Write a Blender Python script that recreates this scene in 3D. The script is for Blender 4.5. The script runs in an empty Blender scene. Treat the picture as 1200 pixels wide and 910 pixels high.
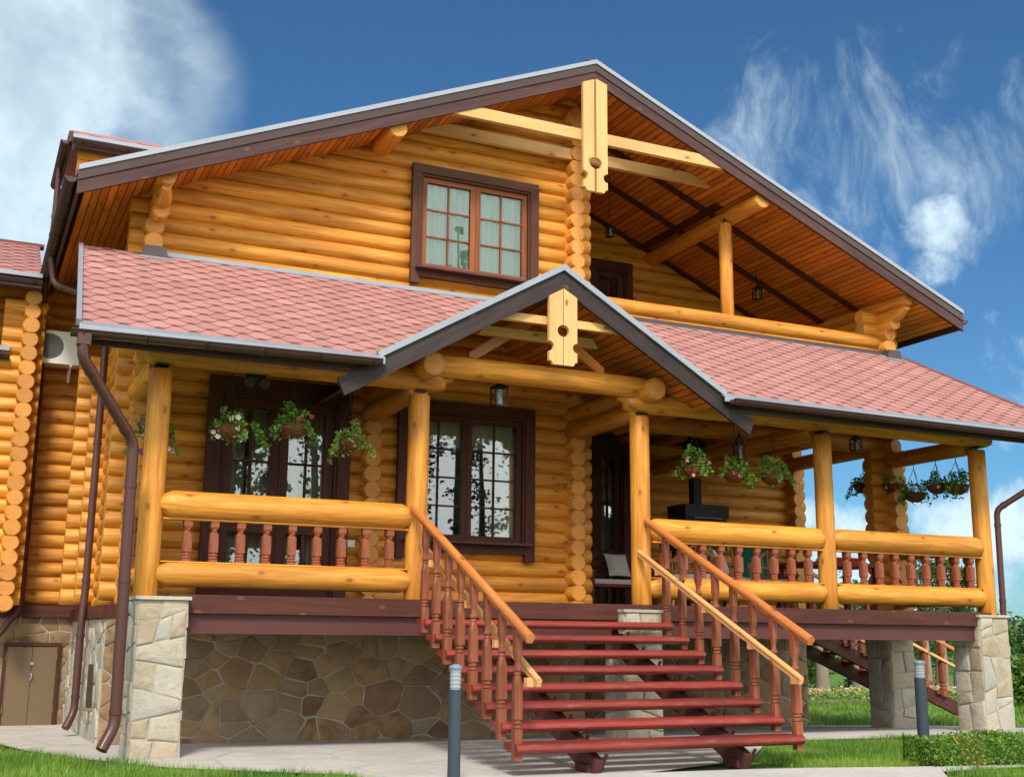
import bpy, math, random
from mathutils import Vector, Matrix, noise as mnoise
R = random.Random(11)
scene = bpy.context.scene
COL = scene.collection
PI = math.pi
V = Vector

# ------------------------------------------------------------------ materials
def new_mat(name):
    m = bpy.data.materials.new(name); m.use_nodes = True
    nt = m.node_tree; nt.nodes.clear()
    out = nt.nodes.new('ShaderNodeOutputMaterial')
    b = nt.nodes.new('ShaderNodeBsdfPrincipled')
    nt.links.new(b.outputs[0], out.inputs[0])
    return m, nt, b
class NT:
    def __init__(s, nt): s.nt = nt
    def n(s, t, **kw):
        x = s.nt.nodes.new(t)
        for k, v in kw.items(): setattr(x, k, v)
        return x
    def l(s, a, b): s.nt.links.new(a, b)
    def val(s, x, inp):
        if hasattr(x, 'is_output') or hasattr(x, 'links'): s.l(x, inp)
        else: inp.default_value = x
    def math(s, op, a, b=0.0, c=0.0, clamp=False):
        x = s.n('ShaderNodeMath', operation=op, use_clamp=clamp)
        s.val(a, x.inputs[0]); s.val(b, x.inputs[1]); s.val(c, x.inputs[2]); return x.outputs[0]
    def vmath(s, op, a, b=(0, 0, 0)):
        x = s.n('ShaderNodeVectorMath', operation=op)
        s.val(a, x.inputs[0]); s.val(b, x.inputs[1]); return x.outputs['Value' if op in ('DOT_PRODUCT', 'LENGTH') else 0]
    def mix(s, f, a, b, mode='MIX'):
        x = s.n('ShaderNodeMix', data_type='RGBA', blend_type=mode)
        s.val(f, x.inputs[0])
        s.val(c4(a), x.inputs[6]); s.val(c4(b), x.inputs[7]); return x.outputs[2]
    def ramp(s, f, lo, hi, a=0.0, b=1.0):
        x = s.n('ShaderNodeMapRange', interpolation_type='SMOOTHSTEP')
        s.val(f, x.inputs[0]); x.inputs[1].default_value = lo; x.inputs[2].default_value = hi
        x.inputs[3].default_value = a; x.inputs[4].default_value = b; return x.outputs[0]
    def noise(s, vec, scale, detail=4.0, rough=.55, dist=0.0):
        x = s.n('ShaderNodeTexNoise'); s.l(vec, x.inputs['Vector'])
        x.inputs['Scale'].default_value = scale; x.inputs['Detail'].default_value = detail
        x.inputs['Roughness'].default_value = rough; x.inputs['Distortion'].default_value = dist
        return x.outputs['Fac']
    def rnd(s):
        x = s.n('ShaderNodeAttribute'); x.attribute_name = 'rnd'; return x.outputs['Fac']
    def uv(s):
        return s.n('ShaderNodeUVMap').outputs[0]
    def comb(s, x, y, z):
        c = s.n('ShaderNodeCombineXYZ'); s.val(x, c.inputs[0]); s.val(y, c.inputs[1]); s.val(z, c.inputs[2]); return c.outputs[0]
    def sep(s, v):
        c = s.n('ShaderNodeSeparateXYZ'); s.l(v, c.inputs[0]); return c.outputs
    def bump(s, h, strength, dist=.02):
        x = s.n('ShaderNodeBump'); s.l(h, x.inputs['Height'])
        x.inputs['Strength'].default_value = strength; x.inputs['Distance'].default_value = dist; return x.outputs[0]
def c4(c):
    if isinstance(c, tuple) and len(c) == 3: return (*c, 1.0)
    return c

def wood(name, ca, cb, knot=(.17, .06, .015), rough=.4, vary=.28, knots=True, coat=.12, grain=1.0, wear=None):
    m, nt, b = new_mat(name); N = NT(nt)
    u, v, _ = N.sep(N.uv()); r = N.rnd()
    z = N.math('MULTIPLY', r, 57.0)
    g1 = N.noise(N.comb(N.math('MULTIPLY', u, .7), N.math('MULTIPLY', v, 9.0), z), 1.6, 5, .6, .8)
    g2 = N.noise(N.comb(N.math('MULTIPLY', u, 2.2), N.math('MULTIPLY', v, 75.0), z), 1.5, 3, .6)
    g3 = N.noise(N.comb(N.math('MULTIPLY', u, .35), N.math('MULTIPLY', v, 1.3), z), 2.0, 3, .5)
    f = N.math('ADD', N.math('MULTIPLY', N.ramp(g1, .34, .66), .72 * grain), N.math('MULTIPLY', N.ramp(g2, .3, .7), .3 * grain), clamp=True)
    col = N.mix(f, ca, cb)
    br = N.math('ADD', N.math('ADD', 1 - vary / 2, N.math('MULTIPLY', r, vary)), N.math('MULTIPLY', N.math('SUBTRACT', g3, .5), .75))
    mul = N.n('ShaderNodeVectorMath', operation='SCALE'); N.l(col, mul.inputs[0]); N.l(br, mul.inputs['Scale'])
    col = mul.outputs[0]
    if knots:
        vo = N.n('ShaderNodeTexVoronoi', voronoi_dimensions='2D', feature='F1')
        N.l(N.comb(N.math('ADD', N.math('MULTIPLY', u, 1.25), z), N.math('ADD', N.math('MULTIPLY', v, 2.6), N.math('MULTIPLY', r, 31.7)), 0.), vo.inputs['Vector']); vo.inputs['Scale'].default_value = 1.0
        k = N.ramp(N.math('ADD', vo.outputs['Distance'], N.math('MULTIPLY', N.math('SUBTRACT', g2, .5), .03)), .03, .075, 1.0, 0.0)
        halo = N.ramp(vo.outputs['Distance'], .06, .17, 1.0, 0.0)
        col = N.mix(N.math('MULTIPLY', halo, .35), col, cb); col = N.mix(N.math('MULTIPLY', k, .75), col, knot)
    if wear:
        wn = N.noise(N.comb(N.math('MULTIPLY', u, 1.6), N.math('MULTIPLY', v, 8.0), N.math('ADD', z, 3.1)), 2.2, 7, .72); col = N.mix(N.ramp(wn, .52, .72, 0., .5), col, wear)
    # weather checks: long thin drying cracks
    ck = N.noise(N.comb(N.math('MULTIPLY', u, .5), N.math('MULTIPLY', v, 17.0), N.math('ADD', z, 9.3)), 1.2, 2, .4, .3)
    cr = N.math('MULTIPLY', N.ramp(N.math('ABSOLUTE', N.math('SUBTRACT', ck, .56)), .0, .010, 1.0, 0.0), N.ramp(g3, .46, .6))
    col = N.mix(N.math('MULTIPLY', cr, .6 * grain), col, tuple(x * .35 for x in ca))
    N.l(col, b.inputs['Base Color'])
    N.l(N.math('ADD', rough - .08, N.math('MULTIPLY', g1, .16)), b.inputs['Roughness'])
    b.inputs['Coat Weight'].default_value = coat; b.inputs['Coat Roughness'].default_value = .3
    if coat < .1: b.inputs['Specular IOR Level'].default_value = .28 if coat == 0 else .36
    N.l(N.bump(N.math('SUBTRACT', N.math('ADD', g1, N.math('MULTIPLY', g2, .5)), N.math('MULTIPLY', cr, .6)), .35, .008), b.inputs['Normal'])
    return m

def log_end(name, ca, cb):
    m, nt, b = new_mat(name); N = NT(nt)
    uv = N.uv(); r = N.rnd()
    nz = N.noise(N.vmath('ADD', uv, N.comb(N.math('MULTIPLY', r, 31.), 0., 0.)), 14., 3)
    u, v, _ = N.sep(uv)
    ln = N.vmath('LENGTH', uv)
    rings = N.math('SINE', N.math('ADD', N.math('MULTIPLY', ln, 520.), N.math('MULTIPLY', nz, 7.)))
    f = N.ramp(rings, -.7, .9, 0., 1.)
    col = N.mix(f, ca, cb)
    ang = N.math('ARCTAN2', v, u)
    a2 = N.math('ABSOLUTE', N.math('SUBTRACT', N.math('SINE', N.math('ADD', N.math('MULTIPLY', r, 40.), N.math('ADD', ang, N.math('MULTIPLY', nz, .5)))), .93))
    crack = N.ramp(a2, .004, .03, 1., 0.)
    col = N.mix(N.math('MULTIPLY', crack, .55), col, (.12, .045, .012))
    edge = N.ramp(ln, .085, .125, 0., .5)
    col = N.mix(edge, col, (.46, .165, .022))
    mul = N.n('ShaderNodeVectorMath', operation='SCALE'); N.l(col, mul.inputs[0]); N.l(N.math('ADD', .82, N.math('MULTIPLY', r, .3)), mul.inputs['Scale'])
    N.l(mul.outputs[0], b.inputs['Base Color']); b.inputs['Roughness'].default_value = .6
    N.l(N.bump(rings, .15, .003), b.inputs['Normal'])
    return m

def plain(name, c, rough=.5, metal=0.0, var=.12, scale=9., bump=.08, coat=0.0, wear=None):
    m, nt, b = new_mat(name); N = NT(nt)
    tc = N.n('ShaderNodeTexCoord').outputs['Object']
    a = N.noise(tc, scale, 5, .6); d = N.noise(tc, scale * .17, 3, .5)
    k = N.math('ADD', N.math('ADD', 1 - var, N.math('MULTIPLY', a, var)), N.math('MULTIPLY', d, var))
    mul = N.n('ShaderNodeVectorMath', operation='SCALE'); mul.inputs[0].default_value = c; N.l(k, mul.inputs['Scale'])
    col = mul.outputs[0]
    if wear:
        w = N.ramp(N.noise(tc, scale * 2.3, 6, .7), .6, .72, 0., .6); col = N.mix(w, col, wear)
    N.l(col, b.inputs['Base Color']); b.inputs['Metallic'].default_value = metal
    N.l(N.math('ADD', rough - .1, N.math('MULTIPLY', a, .2)), b.inputs['Roughness'])
    b.inputs['Coat Weight'].default_value = coat; b.inputs['Specular IOR Level'].default_value = .35
    N.l(N.bump(a, bump, .01), b.inputs['Normal'])
    return m

def stone_mat(name, cols, rough=.85):
    m, nt, b = new_mat(name); N = NT(nt)
    r = N.rnd(); uv = N.uv()
    p = N.vmath('ADD', uv, N.comb(N.math('MULTIPLY', r, 23.), N.math('MULTIPLY', r, 7.), 0.))
    cr = N.n('ShaderNodeValToRGB'); cr.color_ramp.interpolation = 'LINEAR'
    e = cr.color_ramp.elements
    while len(e) < len(cols): e.new(.5)
    for i, c in enumerate(cols): e[i].position = i / (len(cols) - 1); e[i].color = c4(c)
    a = N.noise(p, 3.2, 6, .62, .6); d = N.noise(p, 16., 5, .65)
    N.l(N.math('ADD', r, N.math('MULTIPLY', N.math('SUBTRACT', a, .5), .55)), cr.inputs[0])
    mul = N.n('ShaderNodeVectorMath', operation='SCALE'); N.l(cr.outputs[0], mul.inputs[0])
    N.l(N.math('ADD', .5, N.math('ADD', N.math('MULTIPLY', a, .55), N.math('MULTIPLY', d, .42))), mul.inputs['Scale'])
    N.l(mul.outputs[0], b.inputs['Base Color']); b.inputs['Roughness'].default_value = rough
    h = N.math('ADD', N.math('MULTIPLY', a, 1.2), N.math('MULTIPLY', d, .45))
    N.l(N.bump(h, .8, .03), b.inputs['Normal'])
    return m

def leaf_mat(name, ca, cb, trans=.25):
    m, nt, b = new_mat(name); N = NT(nt)
    r = N.rnd()
    N.l(N.mix(r, ca, cb), b.inputs['Base Color']); b.inputs['Roughness'].default_value = .5
    t = N.n('ShaderNodeBsdfTranslucent'); N.l(N.mix(r, tuple(x * 1.2 for x in ca), tuple(x * 1.2 for x in cb)), t.inputs[0])
    ms = N.n('ShaderNodeMixShader'); ms.inputs[0].default_value = trans
    out = [n for n in nt.nodes if n.type == 'OUTPUT_MATERIAL'][0]
    N.l(b.outputs[0], ms.inputs[1]); N.l(t.outputs[0], ms.inputs[2]); N.l(ms.outputs[0], out.inputs[0])
    return m

def shingle_mat():
    m, nt, b = new_mat('asphalt_shingle'); N = NT(nt)
    r = N.rnd(); tc = N.n('ShaderNodeTexCoord').outputs['Object']
    g = N.noise(tc, 170., 3, .7); l = N.noise(tc, .8, 4, .6)
    c = N.mix(r, (.315, .137, .118), (.42, .195, .172))
    k = N.math('ADD', .62, N.math('ADD', N.math('MULTIPLY', g, .45), N.math('MULTIPLY', l, .32)))
    mul = N.n('ShaderNodeVectorMath', operation='SCALE'); N.l(c, mul.inputs[0]); N.l(k, mul.inputs['Scale'])
    N.l(mul.outputs[0], b.inputs['Base Color']); b.inputs['Roughness'].default_value = .9
    N.l(N.bump(g, .4, .004), b.inputs['Normal'])
    return m

def glass_mat(name='window_glass', ior=1.95):
    m, nt, b = new_mat(name); N = NT(nt); nt.nodes.remove(b)
    out = [n for n in nt.nodes if n.type == 'OUTPUT_MATERIAL'][0]
    tr = N.n('ShaderNodeBsdfTransparent'); tr.inputs[0].default_value = (.80, .86, .84, 1)
    gl = N.n('ShaderNodeBsdfGlossy'); gl.inputs['Roughness'].default_value = .004; gl.inputs[0].default_value = (.95, .98, 1, 1)
    tc = N.n('ShaderNodeTexCoord').outputs['Object']
    N.l(N.bump(N.noise(tc, .9, 1, .4), .012, .05), gl.inputs['Normal'])
    fr = N.n('ShaderNodeFresnel'); fr.inputs[0].default_value = ior
    ms = N.n('ShaderNodeMixShader'); N.l(fr.outputs[0], ms.inputs[0]); N.l(tr.outputs[0], ms.inputs[1]); N.l(gl.outputs[0], ms.inputs[2])
    N.l(ms.outputs[0], out.inputs[0]); return m

def ground_mat(name, cols, sc=1.0, bump=.3, joint=None):
    m, nt, b = new_mat(name); N = NT(nt)
    tc = N.n('ShaderNodeTexCoord').outputs['Object']
    a = N.noise(tc, 1.1 * sc, 6, .65, .3); d = N.noise(tc, 14 * sc, 6, .7); f = N.noise(tc, 90 * sc, 3, .7)
    col = N.mix(N.ramp(a, .3, .7), cols[0], cols[1])
    col = N.mix(N.math('MULTIPLY', N.ramp(d, .45, .75), .55), col, cols[2])
    k = N.math('ADD', .8, N.math('MULTIPLY', f, .4))
    if joint:
        vo = N.n('ShaderNodeTexVoronoi', feature='DISTANCE_TO_EDGE'); vo.inputs['Scale'].default_value = joint
        wv = N.vmath('ADD', tc, N.comb(N.math('MULTIPLY', d, .12), N.math('MULTIPLY', a, .12), 0.)); N.l(wv, vo.inputs['Vector'])
        j = N.ramp(vo.outputs['Distance'], .004, .018, .78, 1.); k = N.math('MULTIPLY', k, j)
    mul = N.n('ShaderNodeVectorMath', operation='SCALE'); N.l(col, mul.inputs[0]); N.l(k, mul.inputs['Scale'])
    N.l(mul.outputs[0], b.inputs['Base Color']); b.inputs['Roughness'].default_value = .9
    N.l(N.bump(N.math('ADD', d, f), bump, .02), b.inputs['Normal']); return m

M = {}
M['log'] = wood('honey_log', (.72, .325, .043), (.47, .155, .015), rough=.52, coat=.06)
M['log_end'] = log_end('log_end_grain', (.70, .315, .060), (.53, .205, .032))
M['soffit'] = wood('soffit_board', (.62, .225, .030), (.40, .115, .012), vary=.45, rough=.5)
M['pale'] = wood('pale_board', (.68, .42, .175), (.58, .32, .105), vary=.1, rough=.6, coat=0, grain=.7)
M['brown'] = wood('dark_brown_joinery', (.085, .024, .014), (.050, .014, .009), vary=.15, knots=False, rough=.6, coat=.0)
M['sash'] = wood('reddish_sash', (.27, .085, .026), (.18, .050, .016), vary=.15, knots=False, rough=.6, coat=.0)
M['casing'] = wood('red_brown_casing', (.10, .034, .017), (.064, .021, .011), vary=.15, knots=False, rough=.6, coat=0)
M['fascia'] = wood('weathered_fascia', (.092, .040, .036), (.055, .023, .023), vary=.3, rough=.6, coat=0)
M['darkboard'] = wood('dark_weathered_board', (.042, .027, .026), (.022, .015, .016), vary=.3, rough=.6, coat=0)
M['deckbrown'] = wood('stained_deck_board', (.105, .030, .019), (.062, .017, .012), vary=.25, rough=.6, coat=0)
M['tread'] = wood('red_stained_tread', (.25, .031, .020), (.155, .017, .012), vary=.3, rough=.5, coat=.08, wear=(.27, .12, .09))
M['baluster'] = wood('reddish_baluster', (.265, .076, .032), (.16, .040, .018), vary=.5, rough=.5, knots=False, coat=.05, wear=(.31, .14, .08))
M['handrail'] = wood('orange_handrail', (.60, .21, .055), (.46, .135, .033), vary=.15, rough=.38, coat=.2)
M['rawrail'] = wood('raw_wood_rail', (.74, .41, .16), (.60, .28, .09), vary=.1, rough=.55)
M['steel'] = plain('brown_painted_steel', (.085, .026, .024), .55, .0, .25, 6., .05, .0, (.14, .07, .06))
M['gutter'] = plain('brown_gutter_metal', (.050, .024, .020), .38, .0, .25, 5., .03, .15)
M['downpipe_brown'] = plain('brown_downpipe_metal', (.075, .028, .023), .42, .0, .25, 5., .03, .1)  # slightly lighter, redder brown than the gutter metal
M['flash'] = plain('pale_zinc_flashing', (.30, .325, .375), .4, .3, .22, 5., .05)
M['darkflash'] = plain('grey_brown_flashing', (.075, .055, .053), .5, .1, .2, 5., .05)
M['shingle'] = shingle_mat()
M['granuleband'] = plain('dark_shingle_granules', (.18, .085, .082), .9, 0, .3, 60., .1)  # strip of darker granules, the shingle's own pigment
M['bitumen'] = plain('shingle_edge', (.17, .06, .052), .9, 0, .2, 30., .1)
M['stone'] = stone_mat('flagstone_cladding', [(.15, .085, .042), (.30, .19, .092), (.20, .145, .092), (.33, .225, .115), (.21, .12, .058), (.25, .20, .14)])
M['palestone'] = stone_mat('pale_flagstone', [(.34, .27, .18), (.40, .35, .265), (.34, .325, .285), (.46, .41, .325), (.38, .31, .225)])
M['mortar'] = plain('stone_mortar', (.37, .34, .285), .95, 0, .25, 25., .3)
M['glass'] = glass_mat(); M['clearglass'] = glass_mat('clear_window_glass', 1.6)
M['curtain'] = plain('pale_green_curtain', (.62, .72, .60), .85, 0, .08, 12., .02)
M['beige'] = plain('beige_curtain', (.66, .54, .40), .85, 0, .1, 12., .02)
M['dark'] = plain('interior_dark', (.05, .035, .025), .9, 0, .1, 3., .0)
M['black'] = plain('black_iron', (.018, .016, .016), .42, .3, .2, 20., .1)
M['white'] = plain('white_plastic', (.84, .85, .80), .4, 0, .08, 4., .02)
M['grille'] = plain('grey_fan_grille', (.30, .31, .32), .5, .1, .1, 10., .02)
M['cellar'] = plain('olive_brown_metal_door', (.155, .105, .058), .42, .1, .18, 4., .06)
M['lampcap'] = plain('grey_blue_lamp_cap', (.16, .22, .28), .5, .1, .1, 20., .05)
M['bollard'] = plain('graphite_bollard', (.032, .047, .060), .6, .0, .2, 30., .12)
M['frost'] = plain('frosted_lamp_glass', (.30, .34, .37), .25, 0, .08, 9., .02)
M['coir'] = plain('coir_liner', (.15, .062, .028), .9, 0, .4, 40., .5)
M['wire'] = plain('rusty_wire', (.16, .065, .032), .5, .4, .3, 40., .1)
M['cushion'] = plain('cream_cushion', (.62, .60, .56), .9, 0, .12, 30., .1)
M['wicker'] = plain('honey_wicker', (.42, .20, .06), .6, 0, .35, 45., .4)
M['greencloth'] = plain('green_canvas', (.02, .20, .14), .8, 0, .12, 8., .05)
M['redcloth'] = plain('red_canvas', (.42, .018, .022), .8, 0, .12, 8., .05)
M['leaf'] = leaf_mat('basket_leaf', (.06, .16, .015), (.22, .40, .045))
M['paleleaf'] = leaf_mat('pale_basket_leaf', (.12, .24, .03), (.32, .45, .10))
M['hedge'] = leaf_mat('hedge_leaf', (.050, .125, .012), (.17, .30, .03))
M['tree'] = leaf_mat('tree_leaf', (.022, .065, .012), (.09, .17, .025))
M['pine'] = leaf_mat('pine_needles', (.03, .065, .04), (.08, .13, .08), .35)
M['grass'] = leaf_mat('grass_blade', (.06, .165, .012), (.25, .38, .05), .3)
M['bark'] = plain('tree_bark', (.25, .19, .14), .9, 0, .45, 14., .6)
M['pink'] = leaf_mat('pink_petal', (.65, .16, .20), (.75, .30, .32)); M['whitef'] = leaf_mat('white_petal', (.75, .72, .55), (.80, .80, .72))
M['purple'] = leaf_mat('purple_petal', (.22, .04, .24), (.35, .09, .38)); M['redf'] = leaf_mat('crimson_petal', (.42, .02, .05), (.55, .06, .10))
M['yellow'] = leaf_mat('yellow_petal', (.65, .42, .05), (.70, .55, .2))
M['lawn'] = ground_mat('lawn_ground', [(.055, .13, .012), (.09, .19, .02), (.14, .22, .035)], 1.0, .5)
M['paving'] = ground_mat('pale_paving', [(.52, .485, .44), (.42, .385, .345), (.28, .25, .215)], 1.0, .4, .8)
M['path'] = ground_mat('concrete_path', [(.53, .50, .46), (.44, .41, .375), (.31, .28, .25)], 1.0, .4)
M['soil'] = ground_mat('bed_soil', [(.20, .16, .12), (.14, .11, .08), (.26, .22, .17)], 2.0, .6)

# ------------------------------------------------------------------ mesh builder
class MB:
    def __init__(s): s.v = []; s.f = []; s.uv = []; s.mi = []; s.sm = []; s.r = []
    def vert(s, p): s.v.append(tuple(p)); return len(s.v) - 1
    def face(s, idx, uv=None, mi=0, sm=False, r=0.5):
        s.f.append(idx); s.uv.append(uv or [(0, 0)] * len(idx)); s.mi.append(mi); s.sm.append(sm); s.r.append(r)
    def poly(s, pts, uv=None, mi=0, sm=False, r=0.5):
        s.face([s.vert(p) for p in pts], uv, mi, sm, r)
    def box(s, c, size, rot=None, mi=0, r=None):
        r = R.random() if r is None else r
        c = V(c); h = [x / 2 for x in size]; rot = rot or Matrix.Identity(3)
        ax = max(range(3), key=lambda i: size[i]); o = R.random() * 20
        P = {}
        for x in (-1, 1):
            for y in (-1, 1):
                for z in (-1, 1): P[x, y, z] = V((x * h[0], y * h[1], z * h[2]))
        for a in range(3):
            b, d = (a + 1) % 3, (a + 2) % 3
            for sg in (-1, 1):
                q = []
                for sb, sd in ((-1, -1), (1, -1), (1, 1), (-1, 1)):
                    k = [0, 0, 0]; k[a] = sg; k[b] = sb * sg; k[d] = sd; q.append(P[tuple(k)])
                o1, o2 = (b, d) if b == ax else ((d, b) if d == ax else (b, d))
                uv = [(p[o1] + o, p[o2] + o * .37 + a * .31) for p in q]
                s.poly([c + rot @ p for p in q], uv, mi, False, r)
    def beam(s, p0, p1, w, h, up=(0, 0, 1), mi=0, r=None):
        p0, p1 = V(p0), V(p1); d = (p1 - p0); L = d.length; x = d.normalized()
        y = V(up).cross(x).normalized(); z = x.cross(y)
        s.box((p0 + p1) / 2, (L, w, h), Matrix((x, y, z)).transposed(), mi, r)
    def prism(s, pts, d, mi=0, r=None, cap=None):
        """pts: planar loop (3D), extruded by vector d"""
        r = R.random() if r is None else r; d = V(d); pts = [V(p) for p in pts]
        n = len(pts); o = R.random() * 20
        ex = (pts[1] - pts[0]).normalized()
        nn = sum(((pts[i] - pts[0]).cross(pts[(i + 1) % n] - pts[0]) for i in range(n)), V()).normalized(); ey = nn.cross(ex)
        L = [(p.dot(ex), p.dot(ey)) for p in pts]
        w = max(a for a, _ in L) - min(a for a, _ in L); hh = max(b for _, b in L) - min(b for _, b in L)
        if hh > w: L = [(b, a) for a, b in L]
        uv = [(a + o, b + o * .3) for a, b in L]
        flip = nn.dot(d) > 0
        A = pts[::-1] if flip else pts; ua = uv[::-1] if flip else uv
        s.poly(A, ua, mi if cap is None else cap, False, r)
        B = [p + d for p in (pts if flip else pts[::-1])]; ub = uv if flip else uv[::-1]
        s.poly(B, ub, mi if cap is None else cap, False, r)
        dl = d.length; acc = 0
        for i in range(n):
            a, b = pts[i], pts[(i + 1) % n]; l = (b - a).length
            q = [a, b, b + d, a + d]; u = [(acc + o, 0), (acc + l + o, 0), (acc + l + o, dl), (acc + o, dl)]
            if dl > max(w, hh): u = [(vv, uu) for uu, vv in u]
            if not flip: q = q[::-1]; u = u[::-1]
            s.poly(q, u, mi, False, r); acc += l
    def tube(s, pts, rad, seg=12, mi=0, cap=None, r=None, smooth=True, wob=0.0, caps=True):
        """round bar through pts; rad number or list"""
        r = R.random() if r is None else r
        pts = [V(p) for p in pts]; n = len(pts)
        rs = rad if isinstance(rad, (list, tuple)) else [rad] * n
        ox = R.random() * 50; rings = []; acc = 0; A = None; us = []
        for i, p in enumerate(pts):
            d = (pts[min(i + 1, n - 1)] - pts[max(i - 1, 0)]).normalized()
            if A is None:
                ref = V((0, 0, 1)) if abs(d.z) < .9 else V((0, 1, 0)); A = ref.cross(d).normalized()
            A = (A - d * A.dot(d)).normalized(); B = d.cross(A)
            if i: acc += (p - pts[i - 1]).length
            ring = []
            for k in range(seg):
                a = 2 * PI * k / seg; rr = rs[i]
                if wob: rr *= 1 + wob * (mnoise.noise(V((acc * 1.3 + ox, math.cos(a) * .8, math.sin(a) * .8))))
                ring.append(s.vert(p + (A * math.cos(a) + B * math.sin(a)) * rr))
            rings.append(ring); us.append(acc + ox)
        rm = max(rs)
        for i in range(n - 1):
            for k in range(seg):
                k2 = (k + 1) % seg; v0 = 2 * PI * rm * k / seg; v1 = 2 * PI * rm * (k + 1) / seg
                s.face([rings[i][k], rings[i][k2], rings[i + 1][k2], rings[i + 1][k]],
                       [(us[i], v0), (us[i], v1), (us[i + 1], v1), (us[i + 1], v0)], mi, smooth, r)
        if caps:
            for ring, rv, rr in ((rings[0], True, rs[0]), (rings[-1], False, rs[-1])):
                P = [s.v[j] for j in ring]; uv = [(math.cos(2 * PI * k / seg) * rr, math.sin(2 * PI * k / seg) * rr) for k in range(seg)]
                if rv: P = P[::-1]; uv = uv[::-1]
                s.poly(P, uv, mi if cap is None else cap, False, r)
    def log(s, p0, p1, rad, seg=16, r=None, cap=1, wob=.03, n=None, chamfer=.012):
        p0, p1 = V(p0), V(p1); L = (p1 - p0).length; n = n or max(2, int(L / .35)); d = (p1 - p0) / L
        pts = [p0]; rs = [rad - chamfer]
        ts = [chamfer + (L - 2 * chamfer) * i / n for i in range(n + 1)]
        pts += [p0 + d * t for t in ts] + [p1]; rs += [rad] * (n + 1) + [rad - chamfer]
        s.tube(pts, rs, seg, 0, cap, r, True, wob)
    def pole(s, c, prof, seg=12, mi=0, r=None, axis=(0, 0, 1)):
        """lathe: prof list of (r,z) along axis from c"""
        c = V(c); a = V(axis); s.tube([c + a * z for _, z in prof], [x for x, _ in prof], seg, mi, None, r)
    def build(s, name, mats, parent=None, bevel=0.0, smooth_angle=None):
        me = bpy.data.meshes.new(name); me.from_pydata(s.v, [], s.f)
        if not isinstance(mats, (list, tuple)): mats = [mats]
        for m in mats: me.materials.append(M[m] if isinstance(m, str) else m)
        me.polygons.foreach_set('material_index', s.mi); me.polygons.foreach_set('use_smooth', s.sm)
        ul = me.uv_layers.new(name='UVMap'); flat = [c for f in s.uv for p in f for c in p[:2]]
        ul.data.foreach_set('uv', flat)
        at = me.attributes.new('rnd', 'FLOAT', 'FACE'); at.data.foreach_set('value', s.r)
        me.validate(); me.update()
        o = bpy.data.objects.new(name, me); COL.objects.link(o)
        if parent is not None: o.parent = parent
        if bevel:
            b = o.modifiers.new('Bevel', 'BEVEL'); b.width = bevel; b.segments = 2; b.limit_method = 'ANGLE'; b.angle_limit = .9
        return o

def thing(name, label, cat, loc=(0, 0, 0), group=None):
    o = bpy.data.objects.new(name, None); COL.objects.link(o); o.location = loc
    o['label'] = label; o['category'] = cat
    if group: o['group'] = group
    return o
def tag(o, label, cat, group=None):
    o['label'] = label; o['category'] = cat
    if group: o['group'] = group
    return o
def part(name, parent):
    o = bpy.data.objects.new(name, None); COL.objects.link(o); o.parent = parent; return o
def dup(o, loc, label=None, parent=None):
    c = o.copy(); COL.objects.link(c)
    if parent is not None: c.parent = parent
    if loc is not None: c.location = loc
    if label: c['label'] = label
    for ch in o.children: dup(ch, None, None, c)
    return c

# ------------------------------------------------------------------ site dimensions (metres)
X1, X2, X3, X4, X5 = -.03, 3.0, 6.08, 9.09, 12.05      # porch posts
D = 1.645                                               # deck level
W, W2 = 1.97, 4.54                                      # front wall, recessed wall
PITCH = .212; LR = .121
RX, RZ, EZ, OV, RY = 6.04, 9.638, 6.672, 1.0, 1.04     # main gable roof
SL = (RZ - EZ) / (RX + OV)
def roof_z(x): return RZ - abs(x - RX) * SL
PY0, PZ0, PY1, PZ1 = -.79, 4.31, 1.68, 5.907            # lean-to porch roof plane
PS = (PZ1 - PZ0) / (PY1 - PY0)
def porch_z(y): return PZ0 + (y - PY0) * PS
GX, GZ, GW, GZE, GY = 4.54, 5.71, 2.32, 4.36, -.80      # entrance gable
GS = (GZ - GZE) / GW
def gz(x, y):
    k = .012 + .003 * min(max(x, 0), 14); return -k * min(max(y + .5, 0), 7)

house = thing('log_house', 'honey coloured log house with red shingle roofs, flower hung porch and red steps', 'house')
HP = house

# ------------------------------------------------------------------ log walls
def cut(spans, a, b):
    out = []
    for s, e in spans:
        if b <= s or a >= e: out.append((s, e)); continue
        if a > s: out.append((s, a))
        if b < e: out.append((b, e))
    return out
def wall_x(name, y, x0, x1, z0, z1, holes=(), clip=None, parent=HP, phase=0):
    mb = MB(); k0 = math.ceil((z0 - 1.748) / PITCH - 1e-6)
    k = k0
    while 1.748 + k * PITCH <= z1:
        z = 1.748 + k * PITCH; sp = [(x0, x1)]
        if clip:
            c = clip(z); sp = [(max(x0, c[0]), min(x1, c[1]))] if c and min(x1, c[1]) > max(x0, c[0]) else []
        for (a, b, c0, c1) in holes:
            if c0 - .06 < z < c1 + .06: sp = cut(sp, a, b)
        for a, b in sp:
            if b - a > .06: mb.log((a, y, z), (b, y, z), LR + R.uniform(-.004, .004))
        k += 1
    return mb.build(name, ['log', 'log_end'], parent)
def wall_y(name, x, y0, y1, z0, z1, parent=HP, holes=(), jit=.0, clip=None):
    mb = MB(); k = math.ceil((z0 - 1.642) / PITCH - 1e-6)
    while 1.642 + k * PITCH <= z1:
        z = 1.642 + k * PITCH; sp = [(y0 + R.uniform(-jit, jit), y1)]
        for (a, b, c0, c1) in holes:
            if c0 - .06 < z < c1 + .06: sp = cut(sp, a, b)
        for a, b in sp: mb.log((x, a, z), (x, b, z), LR + R.uniform(-.004, .004))
        k += 1
    return mb.build(name, ['log', 'log_end'], parent)

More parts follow.
